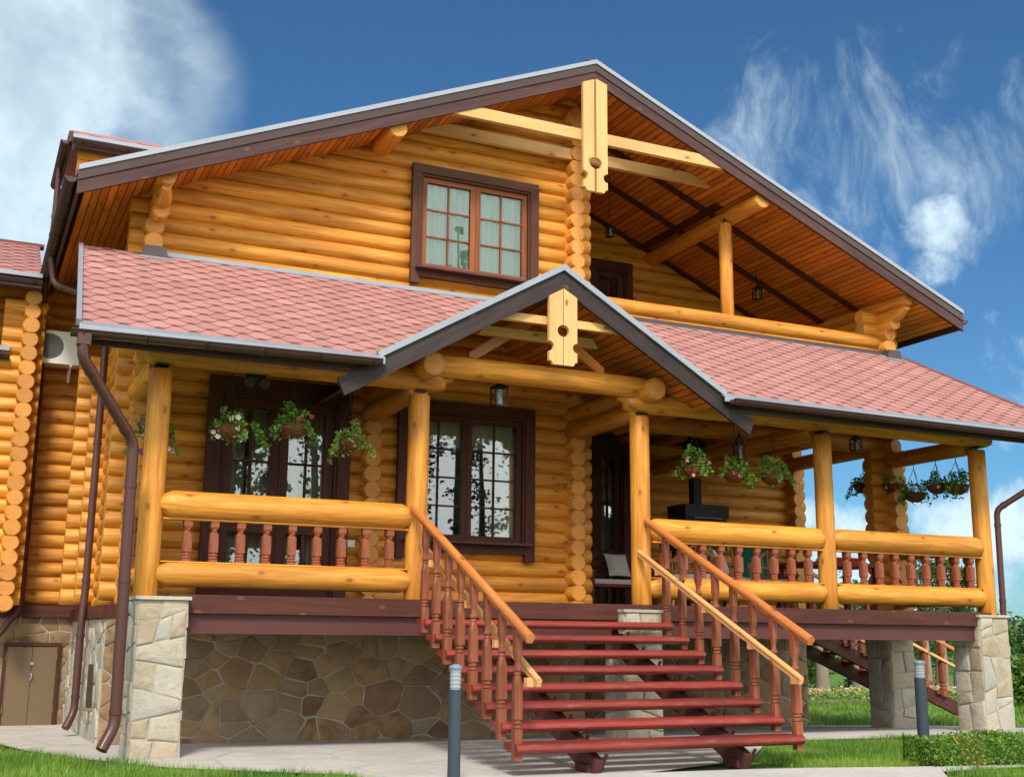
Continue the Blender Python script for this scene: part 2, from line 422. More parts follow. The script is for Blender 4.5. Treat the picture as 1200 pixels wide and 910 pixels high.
D1 = (.92, 2.62, 1.6, 4.38); WN2 = (3.5, 5.33, 2.45, 4.31); WN1 = (3.6, 5.36, 6.3, 7.73); D2 = (7.3, 8.46, 1.6, 4.5)
wall_x('front_wall', W, -.30, 6.40, 1.7, 5.75, [D1, WN2])
def clipL(z):
    u = RX - (RZ - .30 - z) / SL
    return (u, 6.40 if z < 8.15 else 6.04 + (RZ - .3 - z) / SL)
def gable_clip(z):
    a = RX - (RZ - .17 - z) / SL; return (a, 6.40) if z < 8.05 else (a, 2 * RX - a)
wall_x('gable_wall', W, -.28, 6.40, 5.85, 9.4, [WN1], gable_clip)
wall_x('wall_stub', W, 11.66, 12.40, 1.7, 4.3)
wall_x('balcony_wall_stub', W, 11.66, 12.38, 5.9, 6.75)
wall_x('recessed_wall', W2, 5.9, 12.36, 1.7, 4.6, [D2])
def clipU(z):
    r = (RZ - .17 - z) / SL; return (RX - r, RX + r)
wall_x('balcony_back_wall', W2, 5.9, 12.05, 5.0, 9.3, [(7.8, 8.58, 5.2, 7.76)], clipU)
wall_x('partition_end', W2, -.34, .1, 1.7, 5.0)
# walls running back from the front, their ends show as columns of round log ends
wall_y('corner_logs', 0.0, W - .29, 6.1, 1.6, 6.4, jit=.012)
wall_y('corner_logs', X2, W - .29, W + .3, 1.6, 4.5, jit=.012)
wall_y('corner_logs', X3, W - .29, W2 + .25, 1.6, 9.1, jit=.012)
wall_y('corner_logs', X5, W - .30, W + .34, 1.6, 6.5, jit=.012)
wall_y('corner_logs', X5, W2 - .30, 9.0, 1.6, 6.4, jit=.012)
mb = MB()
for y in (W, W2): pass
# plain enclosure at the back, floors between storeys
mb = MB(); mb.box((6.0, 9.0, 4.2), (12.1, .2, 5.2)); mb.build('back_wall', 'log', HP)
mb = MB(); mb.box((6.0, 5.6, 1.53), (12.0, 7.4, .14)); mb.build('ground_floor', 'deckbrown', HP)
mb = MB(); mb.box((6.0, 5.45, 4.80), (11.95, 6.8, .16)); mb.build('upper_floor', 'soffit', HP)

# ------------------------------------------------------------------ windows and doors (facing the front)
def curtain(x0, x1, z0, z1, y, mat, parent, folds, amp=.025):
    mb = MB(); n = max(12, int(folds * 8)); ph = R.random() * 6; prev = None
    o = R.random() * 9
    for i in range(n + 1):
        t = i / n; x = x0 + (x1 - x0) * t
        dy = amp * math.sin(t * folds * 2 * PI + ph + .8 * math.sin(t * 9 + o)) + amp * .4 * math.sin(t * folds * 4.7 + o)
        a = mb.vert((x, y + dy * .6, z1)); b = mb.vert((x, y + dy, z0))
        if prev: mb.face([prev[1], b, a, prev[0]], None, 0, True, .5)
        prev = (a, b)
    return mb.build('curtain', mat, parent)
def sash_grid(mbf, x0, x1, z0, z1, y, st, cols, rows, bar=.022, dep=.06):
    """sash frame with glazing bars; returns glass rect"""
    mbf.box(((x0 + x1) / 2, y, z1 - st / 2), (x1 - x0, dep, st)); mbf.box(((x0 + x1) / 2, y, z0 + st * .6), (x1 - x0, dep, st * 1.2))
    for x in (x0 + st / 2, x1 - st / 2): mbf.box((x, y + .002, (z0 + z1) / 2 + st * .1), (st, dep - .004, z1 - z0 - st * 2.2))
    gx0, gx1, gz0, gz1 = x0 + st, x1 - st, z0 + st * 1.2, z1 - st
    for i in range(1, cols):
        x = gx0 + (gx1 - gx0) * i / cols; mbf.box((x, y, (gz0 + gz1) / 2), (bar, dep * .5, gz1 - gz0))
    rws = rows if isinstance(rows, list) else [i / rows for i in range(1, rows)]
    for t in rws:
        z = gz0 + (gz1 - gz0) * t; mbf.box(((gx0 + gx1) / 2, y - .002, z), (gx1 - gx0, dep * .5 - .004, bar))
    return gx0, gx1, gz0, gz1
def pane(r, y, parent, mat='glass'):
    mb = MB(); x0, x1, z0, z1 = r
    mb.box(((x0 + x1) / 2, y, (z0 + z1) / 2), (x1 - x0 + .01, .006, z1 - z0 + .01), None, 0, .5); return mb.build('pane', mat, parent)
def window(name, x0, x1, z0, z1, y, trim, frame_m, sash_m, cols, rows, cur, leaves=2, st=.075, head=None, apron=True, curt=None):
    w = part(name, HP); head = head or trim
    mb = MB(); fy = y
    mb.box(((x0 + x1) / 2, fy, z1 - head / 2), (x1 - x0, .07, head))
    for x in (x0 + trim / 2, x1 - trim / 2): mb.box((x, fy + .001, (z0 + z1 - head) / 2 - (.05 if apron else 0)), (trim, .068, z1 - z0 - head + (.10 if apron else 0)))
    if apron: mb.box(((x0 + x1) / 2, fy + .004, z0 + trim * .4), (x1 - x0 - 2 * trim, .058, trim * .8))
    # reveal lining between the casing and the sash
    ix0, ix1, iz0, iz1 = x0 + trim, x1 - trim, z0 + (trim * .8 if apron else 0), z1 - head
    for x in (ix0 + .0175, ix1 - .0175): mb.box((x, fy + .09, (iz0 + iz1) / 2), (.035, .2, iz1 - iz0))
    mb.box(((ix0 + ix1) / 2, fy + .09, iz1 - .0175), (ix1 - ix0 - .07, .2, .035))
    mb.build('frame', frame_m, w, .006)
    if apron:
        mb = MB(); mb.box(((x0 + x1) / 2, fy - .045, iz0 + .012), (ix1 - ix0 + .14, .20, .03)); mb.build('sill', 'fascia', w, .005)
    sx0, sx1, sz0, sz1 = ix0 + .035, ix1 - .035, iz0 + .028, iz1 - .035; n = leaves; wd = (sx1 - sx0) / n
    for i in range(n):
        mb = MB(); g = sash_grid(mb, sx0 + i * wd + .003, sx0 + (i + 1) * wd - .003, sz0, sz1, fy + .06, st, cols, rows)
        sa = mb.build('sash', sash_m, w, .005); pane(g, fy + .068, w, 'clearglass' if cur == 'full' else 'glass')
    if cur == 'full':
        curtain(sx0, (sx0 + sx1) / 2 - .01, sz0 - .05, sz1 + .05, fy + .12, curt, w, 5, .04); curtain((sx0 + sx1) / 2 + .01, sx1, sz0 - .05, sz1 + .05, fy + .12, curt, w, 5, .04)
    elif cur == 'sides':
        q = (sx1 - sx0); curtain(sx0, sx0 + q * .20, sz0 - .05, sz1 + .05, fy + .18, curt, w, 3); curtain(sx1 - q * .25, sx1, sz0 - .05, sz1 + .05, fy + .18, curt, w, 4)
        curtain(sx0, sx1, sz1 - .42, sz1 + .05, fy + .14, curt, w, 11)
    return w
window('window', 3.48, 5.47, 6.17, 7.84, 1.80, .13, 'casing', 'sash', 2, 3, 'full', curt='curtain')
window('window', 3.38, 5.43, 2.36, 4.42, 1.80, .15, 'brown', 'brown', 2, 4, 'sides', curt='beige')
def glazed_door(name, x0, x1, z0, z1, y, trim, leaves, rows, head, st=.12):
    w = part(name, HP); mb = MB()
    mb.box(((x0 + x1) / 2, y, z1 - head / 2), (x1 - x0, .08, head))
    for x in (x0 + trim / 2, x1 - trim / 2): mb.box((x, y + .001, (z0 + z1 - head) / 2), (trim, .078, z1 - z0 - head))
    ix0, ix1, iz1 = x0 + trim, x1 - trim, z1 - head
    for x in (ix0 + .02, ix1 - .02): mb.box((x, y + .09, (z0 + iz1) / 2), (.04, .2, iz1 - z0))
    mb.box(((ix0 + ix1) / 2, y + .09, iz1 - .02), (ix1 - ix0 - .08, .2, .04)); mb.build('frame', 'brown', w, .006)
    sx0, sx1 = ix0 + .04, ix1 - .04; wd = (sx1 - sx0) / leaves
    for i in range(leaves):
        a, b = sx0 + i * wd + .003, sx0 + (i + 1) * wd - .003; mb = MB()
        g = sash_grid(mb, a, b, z0 + .02, iz1 - .043, y + .06, st, 2, rows, .028, .07)
        zz = g[2] + (g[3] - g[2]) * .33; mb.box(((a + b) / 2, y + .058, zz), (b - a - 2 * st, .07, .13))
        mb.build('leaf', 'brown', w, .006); pane(g, y + .07, w)
        curtain(g[0] - .05, g[0] + (g[1] - g[0]) * (.45 if i == 0 else .4), z0 + .1, iz1 - .1, y + .24, 'beige', w, 4)
        curtain(g[1] - (g[1] - g[0]) * .42, g[1] + .05, z0 + .1, iz1 - .1, y + .24, 'beige', w, 4)
        hx = b - st * .5 if i == 0 else a + st * .5
        mb = MB(); mb.tube([(hx, y + .02, 2.66), (hx, y - .02, 2.66), (hx - (.11 if i == 0 else -.11), y - .02, 2.66)], .011, 8); mb.build('handle', 'black', w)
    return w
glazed_door('patio_door', .83, 2.71, 1.655, 4.48, 1.80, .17, 2, [.36, .70], .22)
glazed_door('terrace_door', 7.2, 8.55, 1.655, 4.6, 4.37, .16, 2, [.36, .70], .18, .10)
glazed_door('balcony_door', 7.72, 8.64, 4.9, 7.82, 4.40, .12, 1, [.36, .70], .14, .10)

# ------------------------------------------------------------------ stone work
def clip_half(poly, n, d):
    out = []
    for i in range(len(poly)):
        a, b = poly[i], poly[(i + 1) % len(poly)]
        da = a[0] * n[0] + a[1] * n[1] - d; db = b[0] * n[0] + b[1] * n[1] - d
        if da <= 0: out.append(a)
        if (da < 0 < db) or (db < 0 < da):
            t = da / (da - db); out.append((a[0] + (b[0] - a[0]) * t, a[1] + (b[1] - a[1]) * t))
    return out
def stones(mb, o, u, v, w, h, cell, mi_stone=0, mi_mortar=1, thick=.014, gap=.007, z0=0.0):
    """flagstones over the rectangle o + u*[0,w] + v*[0,h]; outward normal u x v"""
    o, u, v = V(o), V(u), V(v); n = u.cross(v).normalized()
    if w * h > 2.5: thick *= 1.1; gap *= .95
    mb.poly([o, o + u * w, o + u * w + v * h, o + v * h], [(0, 0), (w, 0), (w, h), (0, h)], mi_mortar)
    def area(p): return abs(sum(p[i][0] * p[(i + 1) % len(p)][1] - p[(i + 1) % len(p)][0] * p[i][1] for i in range(len(p)))) / 2
    cells = []; todo = [[(0, 0), (w, 0), (w, h), (0, h)]]
    if w * h > 2.5:
        todo = []; pts = []; tries = 0
        while tries < 2500:
            tries += 1; q = (R.uniform(-.05, w + .05), R.uniform(-.05, h + .05)); rr_ = cell * R.choice((.45, .62, .8, 1.0, 1.2)) * .62
            if all(math.hypot((q[0] - o_[0]) * .85, (q[1] - o_[1]) * 1.15) > (rr_ + o_[2]) * .88 for o_ in pts): pts.append((q[0], q[1], rr_))
        for a_ in pts:
            p = [(0, 0), (w, 0), (w, h), (0, h)]
            for b_ in pts:
                if b_ is a_: continue
                dx, dy = (b_[0] - a_[0]), (b_[1] - a_[1]); ex_, ey_ = dx * .72, dy * 1.32; L = math.hypot(dx, dy)
                if L > cell * 4.5: continue
                f_ = .5 + .5 * (a_[2] ** 2 - b_[2] ** 2) / (L * L); mx_, my_ = a_[0] + dx * f_, a_[1] + dy * f_; l_ = math.hypot(ex_, ey_); n_ = (ex_ / l_, ey_ / l_)
                p = clip_half(p, n_, mx_ * n_[0] + my_ * n_[1])
                if len(p) < 3: break
            if len(p) > 2: todo.append(p)
        big = [p for p in todo if area(p) > cell * cell * 1.0 and R.random() < .5]; cells = [p for p in todo if p not in big]; todo = big
    while todo:
        p = todo.pop(); A = area(p)
        if A < cell * cell * R.uniform(.75, 1.9): cells.append(p); continue
        xs_ = [q[0] for q in p]; ys_ = [q[1] for q in p]; wx, wy = max(xs_) - min(xs_), max(ys_) - min(ys_)
        t = R.uniform(.36, .64); c_ = (min(xs_) + wx * (t if wx >= wy else R.uniform(.45, .55)), min(ys_) + wy * (t if wx < wy else R.uniform(.45, .55)))
        a_ = (0 if wx >= wy * R.uniform(.8, 1.2) else PI / 2) + R.uniform(-.38, .38); n_ = (math.cos(a_), math.sin(a_)); d_ = c_[0] * n_[0] + c_[1] * n_[1]
        L_, R_ = clip_half(p, n_, d_), clip_half(p, (-n_[0], -n_[1]), -d_)
        if len(L_) < 3 or len(R_) < 3 or min(area(L_), area(R_)) < .1 * A: cells.append(p); continue
        todo += [L_, R_]
    for p in cells:
        c0 = (sum(q[0] for q in p) / len(p), sum(q[1] for q in p) / len(p)); src = p
        for i in range(len(src)):
            (ax_, ay_), (bx_, by_) = src[i], src[(i + 1) % len(src)]; nx_, ny_ = by_ - ay_, ax_ - bx_; L_ = math.hypot(nx_, ny_)
            if L_ < 1e-5: continue
            nx_ /= L_; ny_ /= L_; d_ = ax_ * nx_ + ay_ * ny_
            if c0[0] * nx_ + c0[1] * ny_ > d_: nx_, ny_, d_ = -nx_, -ny_, -d_
            p = clip_half(p, (nx_, ny_), d_ - gap)
            if len(p) < 3: break
        if len(p) < 3 or area(p) < .0012: continue
        # roughen the outline
        q = []
        for i in range(len(p)):
            a0, b0 = p[i], p[(i + 1) % len(p)]; L = math.hypot(b0[0] - a0[0], b0[1] - a0[1])
            k = max(1, int(L / .09)); q += [(a0[0] + (b0[0] - a0[0]) * t / k, a0[1] + (b0[1] - a0[1]) * t / k) for t in range(k)]
        cx = sum(x for x, _ in q) / len(q); cy = sum(y for _, y in q) / len(q)
        r = R.random(); th = thick * R.uniform(.5, 1.7); tx, ty = R.uniform(-.05, .05), R.uniform(-.05, .05)
        def ins(k, off):
            res = []
            for x, y in q:
                dx, dy = x - cx, y - cy; L = math.hypot(dx, dy) + 1e-6
                e = min(.3, k / L) + .016 * mnoise.noise(V((x * 9, y * 9, r * 10))) / max(L, .08)
                X, Y = x - dx * e, y - dy * e
                res.append(o + u * X + v * Y + n * (off + (tx * dx + ty * dy if off > .001 else 0)))
            return res
        A = ins(.002, .0005); B = ins(.004, th * .7); C = ins(.022, th); rr = [mb.vert(x) for x in A]; r2 = [mb.vert(x) for x in B]; r3 = [mb.vert(x) for x in C]
        c = mb.vert(o + u * cx + v * cy + n * (th * 1.12)); m = len(q)
        for i in range(m):
            j = (i + 1) % m
            for lo, hi in ((rr, r2), (r2, r3)): mb.face([lo[i], lo[j], hi[j], hi[i]], [q[i], q[j], q[j], q[i]], mi_stone, False, r)
            mb.face([r3[i], r3[j], c], [q[i], q[j], (cx, cy)], mi_stone, True, r)
def pillar(x0, x1, y0, y1, top, cell=.27):
    mb = MB(); b = min(gz(x0, y0), gz(x1, y1)) - .06; h = top - b
    stones(mb, (x0, y0, b), (1, 0, 0), (0, 0, 1), x1 - x0, h, cell); stones(mb, (x1, y0, b), (0, 1, 0), (0, 0, 1), y1 - y0, h, cell)
    stones(mb, (x1, y1, b), (-1, 0, 0), (0, 0, 1), x1 - x0, h, cell); stones(mb, (x0, y1, b), (0, -1, 0), (0, 0, 1), y1 - y0, h, cell)
    p = mb.build('stone_pillar', ['palestone', 'mortar'], HP)
    mb = MB(); mb.box(((x0 + x1) / 2, (y0 + y1) / 2, top + .016), (x1 - x0 + .07, y1 - y0 + .07, .035)); mb.build('capstone', 'palestone', p, .008)
pillar(-.13, .37, -.27, .26, 1.595, .29)
pillar(5.68, 6.2, -.27, .24, 1.56, .29)
pillar(11.70, 12.26, -.16, .36, 1.59, .29)
pillar(11.68, 12.16, 1.68, 2.2, 1.28, .29)
mb = MB()
stones(mb, (-.21, 1.74, -.1), (1, 0, 0), (0, 0, 1), 6.4, 1.6, .36)
stones(mb, (-.21, 6.0, -.2), (0, -1, 0), (0, 0, 1), 4.26, 1.62, .36, 2)
stones(mb, (6.19, 1.74, -.3), (0, 1, 0), (0, 0, 1), 2.7, 1.8, .4)
stones(mb, (6.19, 4.44, -.4), (1, 0, 0), (0, 0, 1), 6.05, 1.95, .36)
stones(mb, (12.24, 4.44, -.4), (0, 1, 0), (0, 0, 1), 4.5, 1.9, .5)
mb.build('stone_foundation', ['stone', 'mortar', 'palestone'], HP)
mb = MB(); mb.box((-.11, 3.95, 1.50), (.30, 4.5, .15), None, 0); mb.build('foundation_ledge', 'deckbrown', HP, .01)
for y in (2.55,):   # narrow vent slot in the side foundation
    mb = MB(); mb.box((-.235, y, .62), (.07, .22, .5)); v_ = mb.build('foundation_vent', 'dark', HP)
    mb = MB(); mb.box((-.26, y, .34), (.16, .3, .04)); mb.build('vent_sill', 'stone', v_, .006)

# ------------------------------------------------------------------ porch deck, posts, beams
mb = MB()
for i in range(14):
    y = .0 + i * .145; x0, x1 = -.05, 12.2
    mb.box(((x0 + x1) / 2, y, D - .012), (x1 - x0, .138, .03))
for i in range(18):
    y = 2.03 + i * .145; mb.box((9.2, y, D - .012), (6.0, .138, .03))
mb.build('porch_floor', 'deckbrown', HP)
mb = MB(); mb.beam((.20, -.10, 1.56), (11.98, -.10, 1.56), .07, .195); mb.build('fascia_board', 'deckbrown', HP, .006)
mb = MB(); z0 = 1.25
mb.box((6.09, .0, z0 + .012), (11.6, .17, .022)); mb.box((6.09, .0, 1.445), (11.6, .17, .022)); mb.box((6.09, -.062, 1.345), (11.6, .02, .178)); mb.build('steel_beam', 'steel', HP)
mb = MB()
for i in range(15):
    x = .5 + i * .8; mb.box((x, 1.0, 1.53), (.07, 1.8, .17))
mb.build('floor_joists', 'deckbrown', HP); mb = MB(); mb.box((12.1, 2.3, 1.48), (.08, 4.2, .3)); mb.build('side_fascia', 'deckbrown', HP, .006)

PT = 4.085
for x in (X1, X2, X3, X4, X5):
    mb = MB(); a = R.uniform(-.004, .004)
    mb.log((x, 0, D - .02), (x + a, 0, PT), .128, 24, wob=.025)
    p = mb.build('porch_post', ['log', 'log_end'], HP)
    mb = MB(); mb.tube([(x, 0, PT - .01), (x, 0, PT + .1)], .018, 8); mb.box((x, 0, PT + .045), (.15, .15, .012)); mb.box((x, 0, PT + .005), (.15, .15, .012)); mb.build('post_jack', 'black', p)
def scallop_beam(name, p0, p1, rad, s0, s1):
    """round beam with an upswept (scalloped) end"""
    mb = MB(); p0, p1 = V(p0), V(p1); d = (p1 - p0).normalized(); L = (p1 - p0).length
    n = int(L / .35); pts = []; rs = []
    def add(t, r, dz): pts.append(p0 + d * t + V((0, 0, dz))); rs.append(r)
    if s0: add(0, rad * .45, rad * .5); add(.05, rad * .5, rad * .45); add(.13, rad * .62, rad * .36); add(.17, rad * .95, rad * .05)
    else: add(0, rad - .012, 0)
    for i in range(n + 1): add(.2 + (L - .4) * i / n, rad, 0)
    if s1: add(L - .17, rad * .95, rad * .05); add(L - .13, rad * .62, rad * .36); add(L - .05, rad * .5, rad * .45); add(L, rad * .45, rad * .5)
    else: add(L, rad - .012, 0)
    mb.tube(pts, rs, 18, 0, 1, None, True, .02); return mb.build(name, ['log', 'log_end'], HP)
BZ = 4.275
scallop_beam('porch_beam', (-.30, 0, BZ), (3.42, 0, BZ), .135, True, True)
scallop_beam('porch_beam', (5.74, 0, BZ), (12.42, 0, BZ), .135, True, True)
for x in (X2, X3):
    mb = MB(); mb.log((x + .03, -.40, 4.40), (x + .03, W, 4.40), .145, 20); mb.build('cross_beam', ['log', 'log_end'], HP)
for x in (X1, X2, X3, X4, X5):
    mb = MB(); mb.log((x - (.02 if x in (X2, X3) else 0), -.02 if x in (X2, X3) else .14, 4.16), (x, W2 if x in (X4,) else W, 4.16), .128, 18); mb.build('cross_beam', ['log', 'log_end'], HP)
mb = MB(); mb.log((X2 + .05, -.10, 4.455), (X3 + .02, -.10, 4.455), .14, 20); mb.build('gable_beam', ['log', 'log_end'], HP)
mb = MB(); mb.log((X5, W, 4.42), (X5, W2, 4.42), .13, 18); mb.log((X3, W, 4.42), (X5 + .2, W, 4.42), .13, 18); mb.build('terrace_beam', ['log', 'log_end'], HP)
mb = MB()
for i in range(7): mb.log((6.8 + i * .8, W - .1, 4.62), (6.8 + i * .8, W2, 4.62), .08, 12)
mb.build('ceiling_joists', ['log', 'log_end'], HP)
# big log ends decorating the wall under the entrance gable
mb = MB()
for x in (3.55, 4.55, 5.5): mb.log((x, W - .22, 4.93), (x, W + .2, 4.93), .13, 18)
for k in range(7):
    z = 4.72 + k * PITCH; hw = min(3.1, (GZ - .16 - z) / GS - .05)
    if hw > .1: mb.log((GX - hw, W, z), (GX + hw, W, z), LR, 14)
mb.build('gable_infill', ['log', 'log_end'], HP)

# ------------------------------------------------------------------ railings
def rail_log(mb, x0, x1, y, z, rad):
    """log between two posts; its ends are rounded off to meet them"""
    L = x1 - x0; pts = []; rs = []
    for t, k in ((0, .50), (.03, .64), (.07, .82), (.12, .97), (.16, 1.0)): pts.append((x0 + t, y, z)); rs.append(rad * k)
    n = int(L / .3)
    for i in range(1, n): pts.append((x0 + .16 + (L - .32) * i / n, y, z)); rs.append(rad)
    for t, k in ((.16, 1.0), (.12, .97), (.07, .82), (.03, .64), (0, .50)): pts.append((x1 - t, y, z)); rs.append(rad * k)
    mb.tube(pts, rs, 22, 0, 0, None, True, .025)
def square_lathe(mb, c, prof, mi=0, r=None):
    """(half width, z, square?) sections: blends square blocks with turned rings"""
    r = R.random() if r is None else r; c = V(c); rings = []; seg = 12
    for hw, z, sq in prof:
        ring = []
        for k in range(seg):
            a = 2 * PI * (k + .5) / seg; ca, sa = math.cos(a), math.sin(a)
            m = 1 / max(abs(ca), abs(sa)); f = 1 + (min(m, 1.3) - 1) * sq
            ring.append(mb.vert(c + V((ca * hw * f, sa * hw * f, z))))
        rings.append(ring)
    o = R.random() * 30
    for i in range(len(prof) - 1):
        for k in range(seg):
            k2 = (k + 1) % seg; mb.face([rings[i][k], rings[i][k2], rings[i + 1][k2], rings[i + 1][k]], [(prof[i][1] + o, k * .02), (prof[i][1] + o, k * .02 + .02), (prof[i + 1][1] + o, k * .02 + .02), (prof[i + 1][1] + o, k * .02)], mi, False, r)
    mb.face(rings[0][::-1], None, mi, False, r); mb.face(rings[-1], None, mi, False, r)
def short_baluster():
    mb = MB(); h = .50
    P = [(.049, 0, 1), (.049, .05, 1), (.042, .055, 0), (.049, .065, 0), (.049, .08, 0), (.040, .088, 0), (.049, .097, 0), (.049, .115, 0), (.042, .12, 0), (.049, .135, 1), (.049, .33, 1), (.036, .345, 0), (.032, .36, 0), (.046, .40, 1), (.049, .41, 1), (.049, .5, 1)]
    square_lathe(mb, (0, 0, 0), P); mb.tube([(0, -.040, .37), (0, -.052, .37)], .012, 8, 0); return mb.build('baluster', 'baluster', None)
BAL = None
def railing(x0, x1, n, first, step):
    global BAL
    r = part('porch_railing', HP)
    mb = MB(); rail_log(mb, x0, x1, -.02, 2.612, .152); mb.box(((x0 + x1) / 2, -.02, 2.459), (x1 - x0 - .1, .11, .02)); mb.build('top_rail', ['log', 'log_end'], r)
    mb = MB(); rail_log(mb, x0, x1, -.02, 1.868, .135); mb.box(((x0 + x1) / 2, -.02, 2.001), (x1 - x0 - .1, .11, .014)); mb.build('bottom_rail', ['log', 'log_end'], r)
    for i in range(n):
        if BAL is None: BAL = short_baluster(); b = BAL; b.parent = r
        else: b = BAL.copy(); COL.objects.link(b); b.parent = r
        b.location = (first + i * step, -.02, 1.98); b.rotation_euler = (0, 0, R.uniform(-.08, .08))
railing(X1 + .07, X2 - .07, 9, .36, .288)
railing(X3 + .07, X4 - .07, 9, 6.42, .29)
railing(X4 + .07, X5 - .07, 9, 9.42, .29)
def back_railing(p0, p1, n):
    r = part('terrace_railing', HP); p0, p1 = V(p0), V(p1)
    mb = MB(); mb.log(p0 + V((0, 0, .98)), p1 + V((0, 0, .98)), .11, 16); mb.build('top_rail', ['log', 'log_end'], r)
    mb = MB(); mb.log(p0 + V((0, 0, .22)), p1 + V((0, 0, .22)), .10, 16); mb.build('bottom_rail', ['log', 'log_end'], r)
    for i in range(n):
        b = BAL.copy(); COL.objects.link(b); b.parent = r; q = p0.lerp(p1, (i + .7) / (n + .4)); b.location = (q.x, q.y, D + .31); b.scale = (1, 1, 1.15)
back_railing((X5, .13, D), (X5, 1.66, D), 5)
back_railing((X1, .13, D), (X1, 1.66, D), 5)

# ------------------------------------------------------------------ front staircase
st = part('front_staircase', HP); SX0, SX1 = 2.93, 6.07
TR = [(-.67 - i * .348, 1.435 - i * .1625) for i in range(8)]       # (front edge y, top z)
for i, (y, z) in enumerate(TR):
    mb = MB(); n = 9; pts = []
    # half-round nosing along x
    prof = [(0.30, 0), (.06, 0)] + [(.058 - .058 * math.sin(a), -.055 + .055 * math.cos(a)) for a in [k * PI / 2 / 5 for k in range(1, 6)]] + [(.012, -.075), (.05, -.095), (.30, -.06)]
    e = R.uniform(-.012, .012)
    loop = [(SX0 - .05 + e, y + a, z + b) for a, b in prof]
    mb.prism(loop, (SX1 - SX0 + .10, 0, 0)); mb.build('tread', 'tread', st, .006)
def stair_baluster(x, y, z, h, r=None):
    mb = MB(); k = h / 1.32
    P = [(.036, 0, 1), (.036, .30, 1), (.028, .308, 0), (.037, .318, 0), (.037, .335, 0), (.027, .342, 0), (.027, .35, 0), (.037, .36, 0), (.037, .375, 0), (.03, .385, 0), (.037, .40, 1), (.035, .74, 1), (.031, .80, .3), (.026, .83, 0), (.030, .845, 0), (.024, .86, 0), (.036, .88, 0), (.036, .90, 0), (.024, .915, 0), (.022, .96, 0), (.029, 1.02, .5), (.032, 1.06, 1), (.032, 1.32, 1)]
    square_lathe(mb, (x, y, z), [(a * 1.17, b * k, c) for a, b, c in P]); return mb.build('baluster', 'baluster', st)
def rail_z(y): return 2.68 + (y + .20) * .468     # handrail axis height over y
for sx in (SX0, SX1):
    for y, z in TR:
        stair_baluster(sx + (-.02 if sx == SX0 else .02), y + .10, z - .15, rail_z(y + .1) - z + .13)
for sx, s in ((SX0 - .02, 1), (SX1 + .02, -1)):
    mb = MB(); pts = [(sx, -.14, rail_z(-.14)), (sx, -1.2, rail_z(-1.2)), (sx, -2.2, rail_z(-2.2)), (sx, -3.28, rail_z(-3.28))]
    mb.tube(pts, .046, 14, 0, 0); mb.beam((sx, -.14, rail_z(-.14) - .03), (sx, -3.27, rail_z(-3.27) - .03), .062, .045); mb.build('handrail', 'handrail', st)
    q = sx + s * .11
    mb = MB(); mb.tube([(q, -.12, rail_z(-.12) - .40), (q, -3.24, rail_z(-3.24) - .40)], .03, 10, 0, 0); mb.beam((q, -.12, rail_z(-.12) - .43), (q, -3.24, rail_z(-3.24) - .43), .042, .05)
    for y in (-.55, -1.55, -2.4, -3.12): mb.box((q - s * .03, y, rail_z(y) - .47), (.10, .07, .08))
    mb.build('lower_rail', 'rawrail', st, .004)
for sx in (3.75, 5.45):
    mb = MB(); mb.beam((sx, -.45, 1.20), (sx, -3.0, .02), .09, .22)
    for y, z in TR: mb.beam((sx, y + .28, z - .10), (sx, y + .22, z - .20), .06, .07); mb.beam((sx + .07, y + .05, z - .12), (sx + .07, y + .16, z - .27), .02, .03, (1, 0, 0))
    mb.build('stringer', 'steel', st)
for sx in (3.75, 5.45):
    mb = MB(); mb.box((sx, -2.82, .035), (.15, .24, .08)); mb.build('stringer_foot', 'steel', st, .006)

